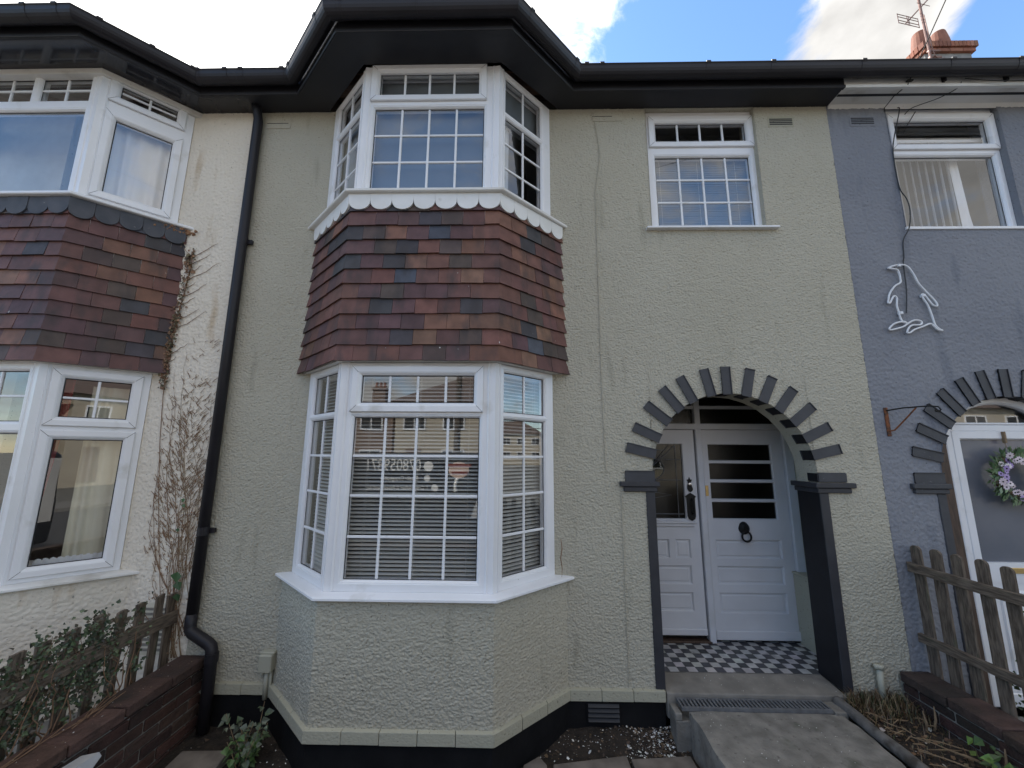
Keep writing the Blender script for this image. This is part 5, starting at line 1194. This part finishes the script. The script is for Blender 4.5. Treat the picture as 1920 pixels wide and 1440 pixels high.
# concrete path (raised slab) with chipped edge
m = MB(); rp = random.Random(2); ny = 60; L0, R0 = [], []
for k in range(ny+1):
    y = -.155+(-3.55+.155)*k/ny; L0.append((1.145+rp.uniform(-.006, .004)+.008*math.sin(k*.7), y)); R0.append((2.150+rp.uniform(-.006, .006)+.012*math.sin(k*.45), y))
V = []; cols = 14
for k in range(ny+1):
    for c in range(cols+1):
        x = L0[k][0]+(R0[k][0]-L0[k][0])*c/cols; z = .100+mnoise.noise(Vector((x*5, L0[k][1]*5, 3)))*.006
        if c in (0, cols): z -= .006
        V.append((x, L0[k][1], z))
m.add(V, [(k*(cols+1)+c, (k+1)*(cols+1)+c, (k+1)*(cols+1)+c+1, k*(cols+1)+c+1) for k in range(ny) for c in range(cols)])
for k in range(ny):
    a, b = L0[k], L0[k+1]; m.quad((a[0], a[1], V[k*(cols+1)][2]), (b[0], b[1], V[(k+1)*(cols+1)][2]), (b[0]-.012, b[1], -.3), (a[0]-.012, a[1], -.3))
    a, b = R0[k], R0[k+1]; m.quad((a[0], a[1], V[k*(cols+1)+cols][2]), (b[0], b[1], V[(k+1)*(cols+1)+cols][2]), (b[0]+.01, b[1], -.3), (a[0]+.01, a[1], -.3))
m.quad((1.14, -.155, .097), (2.15, -.155, .097), (2.15, -.155, -.3), (1.14, -.155, -.3))
struct('path', m, 'concrete', smooth=False)
m = MB(); m.box(1.050, 2.165, -.152, -.034, -.3, .040); m.box(1.05, 1.095, -.152, -.034, .04, .085); m.box(2.105, 2.19, -.16, -.034, .04, .112)
tag(obj('drain_channel', m, 'concrete', bevel=.006), 'rough concrete channel under the drain grate at the doorstep', 'channel')
t = thing('drain_grate', 'grey slotted metal drain grate across the foot of the doorstep', 'grate'); m = MB()
gx0, gx1, gy0, gy1, gz = 1.098, 2.098, -.150, -.036, .120
m.box(gx0, gx1, gy0, gy0+.014, gz-.022, gz); m.box(gx0, gx1, gy1-.014, gy1, gz-.022, gz); m.box(gx0, gx0+.012, gy0+.014, gy1-.014, gz-.022, gz); m.box(gx1-.012, gx1, gy0+.014, gy1-.014, gz-.022, gz)
obj('grate_frame', m, 'grate_metal', t); m = MB(); x = gx0+.012; 
while x < gx1-.03: m.box(x+.013, x+.0265, gy0+.0142, gy1-.0142, gz-.018, gz-.001); x += .0268
obj('bars', m, 'grate_metal', t)
m = MB(); m.tube(smoothpts([(2.205, -.045, .118), (2.213, -.20, .110), (2.206, -.36, .106), (2.216, -.5, .102), (2.212, -.7, .099), (2.224, -.9, .098), (2.218, -1.6, .09), (2.21, -2.6, .08), (2.215, -3.5, .075)], 6), .034, 12)
tag(obj('pipe', m, 'galv_pipe', smooth=True), 'grey pipe lying along the right edge of the concrete path', 'pipe')
m = MB(); m.tube([(2.528, -.035, .10), (2.532, -.035, .335)], .020, 12); m.tube([(2.532, -.035, .322), (2.532, -.035, .348)], .027, 12); m.tube([(2.50, -.03, .333), (2.532, -.034, .333)], .018, 10)
tag(obj('pipe', m, 'olive_plastic', smooth=True), 'short painted waste pipe stub on the wall left of the bare fence', 'pipe')
# broken slabs, board
def slab(label, pts, z, th, mat='slab', name='paving_slab'):
    m = MB(); m.prism([(x, y, z+dz) for x, y, dz in pts], (0, 0, th)); return tag(obj(name, m, mat, bevel=.006), label, 'slab', 'loose concrete slabs on the soil')
slab('brown concrete slab lying on the soil nearest the bay corner', [(.215, -.325, 0), (.690, -.245, .004), (.700, -.62, 0), (.20, -.62, 0)], -.148, .04)
slab('brown concrete slab lying on the soil against the path', [(.715, -.262, 0), (1.10, -.235, .006), (1.115, -.62, 0), (.72, -.62, 0)], -.150, .038)
slab('small broken slab corner poking out of the soil below the bay', [(.03, -.335, .0), (.13, -.275, .01), (.175, -.34, .005), (.15, -.60, 0), (-.02, -.6, 0)], -.15, .042)
slab('grey kerb block lying in the corner behind the weed', [(-2.16, -.30, 0), (-1.86, -.285, 0), (-1.84, -.46, 0), (-2.15, -.46, 0)], -.155, .06)
m = MB(); m.prism([(-2.262, -.86, .245), (-2.165, -.865, .268), (-2.055, -1.60, -.13), (-2.235, -1.60, .25), (-2.28, -1.2, .262)], (.012, .006, -.022)); tag(obj('board', m, 'light_board', bevel=.003), 'pale grey board leaning against the low mossy brick wall', 'board')
# weed by the bay
t = thing('weed', 'green leafy weed growing by the black plinth left of the bay', 'plant'); r = random.Random(3); m = MB(); st = MB()
for k in range(20):
    b = Vector((-1.735+r.uniform(-.05, .05), -.33+r.uniform(-.05, .05), -.14)); a = r.uniform(0, 6.283); l = r.uniform(.10, .30); d = Vector((math.cos(a)*.42, math.sin(a)*.42, 1)).normalized(); e = b+d*l
    st.tube([b, b+d*l*.5+Vector((0, 0, .01)), e], [.003, .0025, .0015], 5)
    for q in range(10):
        f = r.uniform(.25, 1); leaf_cloud(m, b+d*l*f+Vector((r.gauss(0, .012), r.gauss(0, .012), r.gauss(0, .01))), Vector((r.uniform(-.7, .7), r.uniform(-1, .2), r.uniform(.3, 1))).normalized(), r.uniform(.022, .055), r, [(.06, .115, .03), (.085, .15, .045), (.05, .09, .03), (.11, .16, .06)] if l < .2 else [(.09, .11, .07), (.12, .14, .10), (.07, .10, .05)], .25)
obj('stem', st, 'stem_pale', t); obj('foliage', m, 'leaf', t)
# plants and dead stalks right of the path
t = thing('weed', 'yellow green leafy weed among dead stalks beside the right brick wall', 'plant'); m = MB()
for k in range(110): 
    p = Vector((2.60+r.gauss(0, .045), -.78+r.gauss(0, .11), .10+r.uniform(0, .10))); leaf_cloud(m, p, Vector((r.uniform(-.9, .2), r.uniform(-.8, .2), r.uniform(.4, 1))).normalized(), r.uniform(.02, .06), r, [(.09, .16, .03), (.14, .20, .05), (.05, .085, .025), (.04, .07, .02)])
obj('foliage', m, 'leaf', t)
m = MB(); rs = random.Random(17)
for k in range(46):
    y = rs.uniform(-1.1, -.10); x = rs.uniform(2.28, 2.66); l = rs.uniform(.08, .26); a = rs.gauss(2.75, .45); el = rs.uniform(-.02, .28); b = Vector((x, y, soil_r(x, y)+rs.uniform(.004, .05))); d = Vector((math.cos(a)*math.cos(el), math.sin(a)*math.cos(el)*.8, math.sin(el)))
    if y > -.35: l *= .6
    e = b+d*l; e.x = min(max(e.x, 2.27), 2.68); m.tube([b, (b+e)/2+Vector((rs.uniform(-.012, .012), rs.uniform(-.012, .012), rs.uniform(0, .012))), e], [.0032, .0036, .002], 5)
for (x, y, h, tx) in [(2.575, -.28, .12, -.01), (2.63, -.27, .14, .02), (2.645, -.62, .13, .03)]: m.tube([(x, y, .08), (x+tx*.5, y-.01, .08+h*.5), (x+tx, y, .08+h)], [.006, .007, .003], 6)
s = obj('dead_stalks', m, 'stem_pale'); tag(s, None, None, kind='stuff')
m = MB()
for k in range(900):
    x = rs.uniform(2.25, 2.68); y = -abs(rs.gauss(0, .12))-.005 if k < 620 else rs.uniform(-1.2, -.05); h = rs.uniform(.03, .11)*(1 if k < 620 else .6); a = rs.uniform(0, 6.283); b = Vector((x, y, soil_r(x, y)-.005)); l = Vector((math.cos(a), math.sin(a), 0)); e = b+Vector((0, 0, h))+l*h*rs.uniform(.2, 1.0); w = Vector((-l.y, l.x, 0))*.0022
    if e.x > 2.685 or e.x < 2.235: e.x = b.x
    e.y = min(e.y, -.006)
    m.tint = jit(rs.choice([(.17, .12, .06), (.10, .065, .035), (.22, .17, .09), (.13, .07, .035), (.06, .07, .025)]), .3); mid = (b+e)/2+Vector((0, 0, h*.15)); m.add([b-w, b+w, mid+w, mid-w], [(0, 1, 2, 3)]); m.add([mid-w, mid+w, e], [(0, 1, 2)])
tag(obj('dry_grass', m, 'leaf'), None, None, kind='stuff')
# paint chips, rubble and dead leaves on the soil
m = MB(); rc = random.Random(23)
def chip(x, y, z, s, tint):
    m.tint = jit(tint, .15); n = rc.randint(4, 6); a0 = rc.uniform(0, 6.28); tl = (rc.uniform(-.5, .5), rc.uniform(-.5, .5)); P = []
    for q in range(n):
        a = a0+6.283*q/n; rr_ = s*rc.uniform(.5, 1.1); P.append((x+rr_*math.cos(a), y+rr_*math.sin(a), z+rr_*(tl[0]*math.cos(a)+tl[1]*math.sin(a))))
    c = (x, y, z-s*.5); m.add(P+[c], [tuple(range(n))]+[((q+1) % n, q, n) for q in range(n)])
for k in range(1500):
    if k < 620: x, y = rc.gauss(.95, .11), rc.gauss(-.11, .085)
    elif k < 1150: x, y = rc.uniform(-.2, 1.12), -abs(rc.gauss(.05, .16))-.01
    else: x, y = rc.uniform(-2.2, 1.12), rc.uniform(-1.1, 0)
    if x > 1.12 or y > -.004: continue
    if abs(y) < .47 and -1.75 < x < .33 and y > -.47 and (y > -(x+1.80)*.92 if x < -1.288 else (y > -.47 if x < -.157 else y > -(.355-x)*.92)): continue
    s = rc.uniform(.0022, .007) if rc.random() < .9 else rc.uniform(.008, .016); white = rc.random() < .42
    chip(x, y, soil_l(x, y)+.004, s if white else s*1.5, (.70, .69, .66) if white else rc.choice([(.10, .07, .05), (.16, .11, .07), (.06, .045, .035), (.2, .17, .14)]))
for k in range(120): chip(rc.uniform(1.17, 2.13), rc.uniform(-1.1, -.17), .1065, rc.uniform(.0015, .004), (.62, .61, .58))
for k in range(36): chip(rc.uniform(1.08, 2.24), rc.uniform(-.02, .19), .158, rc.uniform(.0015, .0045), (.62, .61, .58))
for k in range(420):
    x, y = rc.uniform(2.27, 2.66), rc.uniform(-1.2, -.02); chip(x, y, soil_r(x, y)+.005, rc.uniform(.005, .017), rc.choice([(.15, .09, .05), (.09, .06, .04), (.2, .14, .08), (.45, .42, .38) if rc.random() < .25 else (.12, .07, .045)]))
for k in range(46): chip(rc.uniform(-2.46, -2.30), rc.uniform(-1.3, -.05), .336, rc.uniform(.002, .007), rc.choice([(.5, .48, .45), (.2, .16, .1), (.13, .09, .06)]))
tag(obj('paint_chips', m, 'debris'), None, None, kind='stuff')
# neighbours' yards
m = MB(); m.quad((2.88, -3.55, .02), (8.0, -3.55, .02), (8.0, -.002, .02), (2.88, -.002, .02)); struct('yard_paving', m, 'paving')
m = MB(); m.quad((-8, -3.55, .0), (-2.48, -3.55, .0), (-2.48, -.002, .0), (-8, -.002, .0)); struct('yard_paving', m, 'paving')
t = thing('shrub', 'dark small leaved shrub in front of the white door behind the bare fence', 'plant'); m = MB(); st = MB(); rq = random.Random(77)
for k in range(460):
    p = Vector((3.30+rq.gauss(0, .06), -.34+rq.gauss(0, .07), .34+rq.gauss(0, .16))); p.z = max(p.z, .06); leaf_cloud(m, p, Vector((rq.uniform(-.9, .3), -1, rq.uniform(-.2, .9))).normalized(), rq.uniform(.014, .036), rq, [(.06, .10, .03), (.10, .14, .05), (.04, .06, .02), (.13, .14, .06)])
for k in range(9): st.tube([(3.30+rq.uniform(-.02, .02), -.34, .02), (3.30+rq.uniform(-.08, .08), -.34+rq.uniform(-.08, .08), .35), (3.30+rq.uniform(-.14, .14), -.34+rq.uniform(-.12, .12), rq.uniform(.45, .66))], [.005, .004, .002], 5)
obj('foliage', m, 'leaf', t); obj('stem', st, 'stem_brown', t)

# ================================================================== STREET BEHIND THE CAMERA (seen in the panes)
m = MB(); m.quad((-400, -400, -.36), (400, -400, -.36), (400, 400, -.36), (-400, 400, -.36)); struct('ground', m, 'grass_ground')
m = MB(); m.box(-60, 60, -5.15, -3.68, -.40, -.135); struct('pavement', m, 'paving')
m = MB(); m.box(-60, 60, -5.29, -5.152, -.40, -.130); struct('kerb', m, 'concrete')
m = MB(); m.quad((-60, -13.0, -.25), (60, -13.0, -.25), (60, -5.29, -.25), (-60, -5.29, -.25)); struct('road', m, 'asphalt')
m = MB(); m.box(-60, 60, -15.0, -13.0, -.40, -.135); struct('pavement', m, 'paving')
for (lab, x0, x1) in (('low front boundary wall of the middle garden facing the street', -2.45, 1.10), ('low front boundary wall of the blue house yard facing the street', 2.72, 8.0), ('low front boundary wall of the cream house yard facing the street', -8.0, -2.56)):
    m = MB(); m.cbox(x0, x1, -3.67, -3.56, -.4, .42, .006); m.cbox(x0-.015, x1+.015, -3.69, -3.54, .42, .48, .008); tag(obj('garden_wall', m, 'brick_far'), lab, 'wall')
# parked van with painted side
VY = -5.55
t = thing('parked_van', 'dark grey painter and decorator van parked at the kerb behind the camera', 'van')
prof = [(-5.5, .20), (-5.52, .75), (-5.35, .98), (-4.75, 1.12), (-4.15, 1.74), (-3.85, 1.81), (.55, 1.81), (.66, 1.74), (.70, .9), (.70, .20)]
m = MB(); m.prism([(x, VY, z-.02) for x, z in prof], (0, -1.85, 0)); obj('body', m, 'van_grey', t, bevel=.05)
m = MB(); m.prism([(-4.65, VY+.004, 1.14), (-4.12, VY+.004, 1.66), (-3.60, VY+.004, 1.68), (-3.60, VY+.004, 1.14)], (0, .006, 0)); obj('window', m, 'gasket', t)
for x in (-4.7, -.3):
    m = MB(); m.lathe([(.0, .02), (.22, .02), (.31, .0), (.33, -.05), (.33, -.2), (.2, -.22)], (x, VY+.02, .09), 24, 'y'); w = obj('wheel', m, 'rubber', t)
    m = MB(); m.lathe([(.0, .035), (.06, .03), (.19, .022), (.20, .01)], (x, VY+.02, .09), 20, 'y'); obj('rim', m, 'chrome', w)
m = MB(); m.quad((-.95, VY+.004, .55), (.64, VY+.004, .55), (.64, VY+.004, 1.66), (-.55, VY+.004, 1.66)); obj('side_panel', m, 'van_light', t)
def lettering(text, size, x, z, sx=1.0, mat='white_paint'):
    cu = bpy.data.curves.new('lettering', 'FONT'); cu.body = text; cu.size = size; cu.extrude = .001
    tmp = bpy.data.objects.new('lettering', cu); COL.objects.link(tmp); bpy.context.view_layer.update()
    me = bpy.data.meshes.new_from_object(tmp.evaluated_get(bpy.context.evaluated_depsgraph_get())); bpy.data.objects.remove(tmp); bpy.data.curves.remove(cu)
    me.materials.clear(); me.materials.append(M[mat]); o = bpy.data.objects.new('lettering', me); COL.objects.link(o); o.parent = t
    o.matrix_world = Matrix(((-sx, 0, 0, x), (0, 0, 1, VY+.006), (0, 1, 0, z), (0, 0, 0, 1))); return o
lettering('078059871', .33, -1.95, 1.44, .76)
lettering('Email- Craighellier', .115, -2.0, 1.25, .9)
lettering('f  Craig Hellier & Painting and dec', .115, -1.80, 1.07, .78)
m = MB()
for (x, z, r0) in ((-1.80, 1.53, .10), (-1.82, 1.29, .065), (-1.66, 1.11, .07)):
    m.add([(x+r0*math.cos(2*math.pi*k/20), VY+.006, z+r0*math.sin(2*math.pi*k/20)) for k in range(20)], [tuple(range(20))])
obj('icon', m, 'white_paint', t)
m = MB(); P = [( -1.20+.20*math.cos(a), VY+.008, 1.46+.16*math.sin(a)) for a in [2*math.pi*k/24 for k in range(24)]]; m.add(P, [tuple(range(24))]); obj('emblem', m, 'van_peach', t)
m = MB(); m.box(-1.42, -.96, VY+.0085, VY+.012, 1.52, 1.58); m.box(-1.34, -1.02, VY+.0085, VY+.012, 1.38, 1.43); obj('emblem_band', m, 'van_red', t)
m = MB(); m.tube([(-1.22, VY+.012, 1.30), (-1.26, VY+.012, 1.18), (-1.25, VY+.012, 1.04)], .035, 8); obj('emblem_handle', m, 'white_paint', t)
# houses opposite
def far_house(label, x0, x1, y, eave_z, ridge_z, wall, chim, hip=True):
    t = thing('terraced_house', label, 'house', 'houses across the road'); d = 7.5
    m = MB(); m.box(x0, x1, y-d, y, -.4, eave_z); obj('wall', m, wall, t)
    m = MB(); e = .35; h = (d/2+.3) if hip else .0
    a, b, c, dd = (x0-e, y+e, eave_z), (x1+e, y+e, eave_z), (x1+e, y-d-e, eave_z), (x0-e, y-d-e, eave_z); r0, r1 = (x0+h, y-d/2, ridge_z), (x1-h, y-d/2, ridge_z)
    m.poly([a, b, r1, r0]); m.poly([c, dd, r0, r1]); m.poly([b, c, r1]); m.poly([dd, a, r0]); m.poly([a, dd, c, b]); ro = obj('roof', m, 'roof_far', t)
    for cx in chim: 
        m = MB(); m.box(cx-.5, cx+.5, y-d/2-.4, y-d/2+.4, ridge_z-1.2, ridge_z+.75); m.box(cx-.58, cx+.58, y-d/2-.48, y-d/2+.48, ridge_z+.752, ridge_z+.95); c_ = obj('chimney', m, 'brick_far', ro)
        for k in range(3): m = MB(); m.lathe([(.13, 0), (.10, .45), (.12, .46)], (cx-.32+.32*k, y-d/2, ridge_z+.95), 10); obj('chimney_pot', m, 'terracotta', c_)
    w = (x1-x0); FB = Basis((x1, y), (x0, y)); n = max(2, round(w/2.6))
    for k in range(n):
        u = w*(k+.5)/n
        for (z0, z1) in ((.7, 2.0), (3.3, min(4.5, eave_z-.25))):
            if k == n-1 and z0 < 1:
                m = MB(); m.cbox(u-.5, u+.5, .0, .05, -.1, 2.05, .01, FB); obj('door', m, 'brick_far', t); continue
            m = MB(); m.ring(u-.75, u+.75, z0, z1, [(0, .0), (0, .05), (.09, .05), (.09, .01)], FB); m.box(u-.03, u+.03, .0, .045, z0+.09, z1-.09, FB); f = obj('window', m, 'upvc', t)
            m = MB(); m.quad(FB(u-.67, .012, z0+.08), FB(u+.67, .012, z0+.08), FB(u+.67, .012, z1-.08), FB(u-.67, .012, z1-.08)); obj('pane', m, 'gasket', f)
    return t
far_house('cream rendered house with brown hipped roof on the far side of the road', -8.4, 2.2, -24.0, 5.15, 7.6, 'cream_far', [])
far_house('brick house with a broad chimney on the far side of the road', -20.5, -8.9, -25.0, 4.9, 5.9, 'brick_far', [-11.2])
far_house('cream rendered house at the right end on the far side of the road', 3.0, 14.0, -24.0, 5.0, 7.4, 'cream_far', [8.5])
far_house('plain brick house at the left end on the far side of the road', -32.0, -21.2, -24.5, 5.0, 7.4, 'cream_far', [-26])
far_house('cream rendered house further right across the road', 14.8, 26, -24.2, 5.1, 7.5, 'cream_far', [20])
far_house('brick house at the far right end across the road', 26.8, 38, -24.0, 5.0, 7.3, 'cream_far', [32])
def end_house(label, x, side):
    t = far_house(label, -14, 10, 0, 5.2, 7.8, 'cream_far', [-4]); t.rotation_euler = (0, 0, side*math.pi/2); t.location = (x, -10, 0); return t
end_house('wide cream house closing the right end of the street', 70, 1)
end_house('wide cream house closing the left end of the street', -70, -1)
t = thing('telegraph_pole', 'brown wooden telegraph pole on the pavement across the street', 'pole'); m = MB(); m.tube([(-2.55, -10.6+(-3.2), -.3), (-2.55, -13.8, 9.4)], [.14, .10], 12); obj('shaft', m, 'pole_wood', t)
m = MB(); m.cbox(-2.95, -2.15, -13.85, -13.75, 9.0, 9.1, .01); obj('crossarm', m, 'pole_wood', t)
for (lab, x0, x1) in (('low brick wall in front of the cream house across the road', -8.4, 2.2), ('low brick wall in front of the chimney house across the road', -20.5, -8.9)):
    m = MB(); m.cbox(x0, x1, -15.3, -15.08, -.4, .75, .01); tag(obj('garden_wall', m, 'brick_far'), lab, 'wall')
# the wire's far end reaches the pole
bpy.context.view_layer.update()
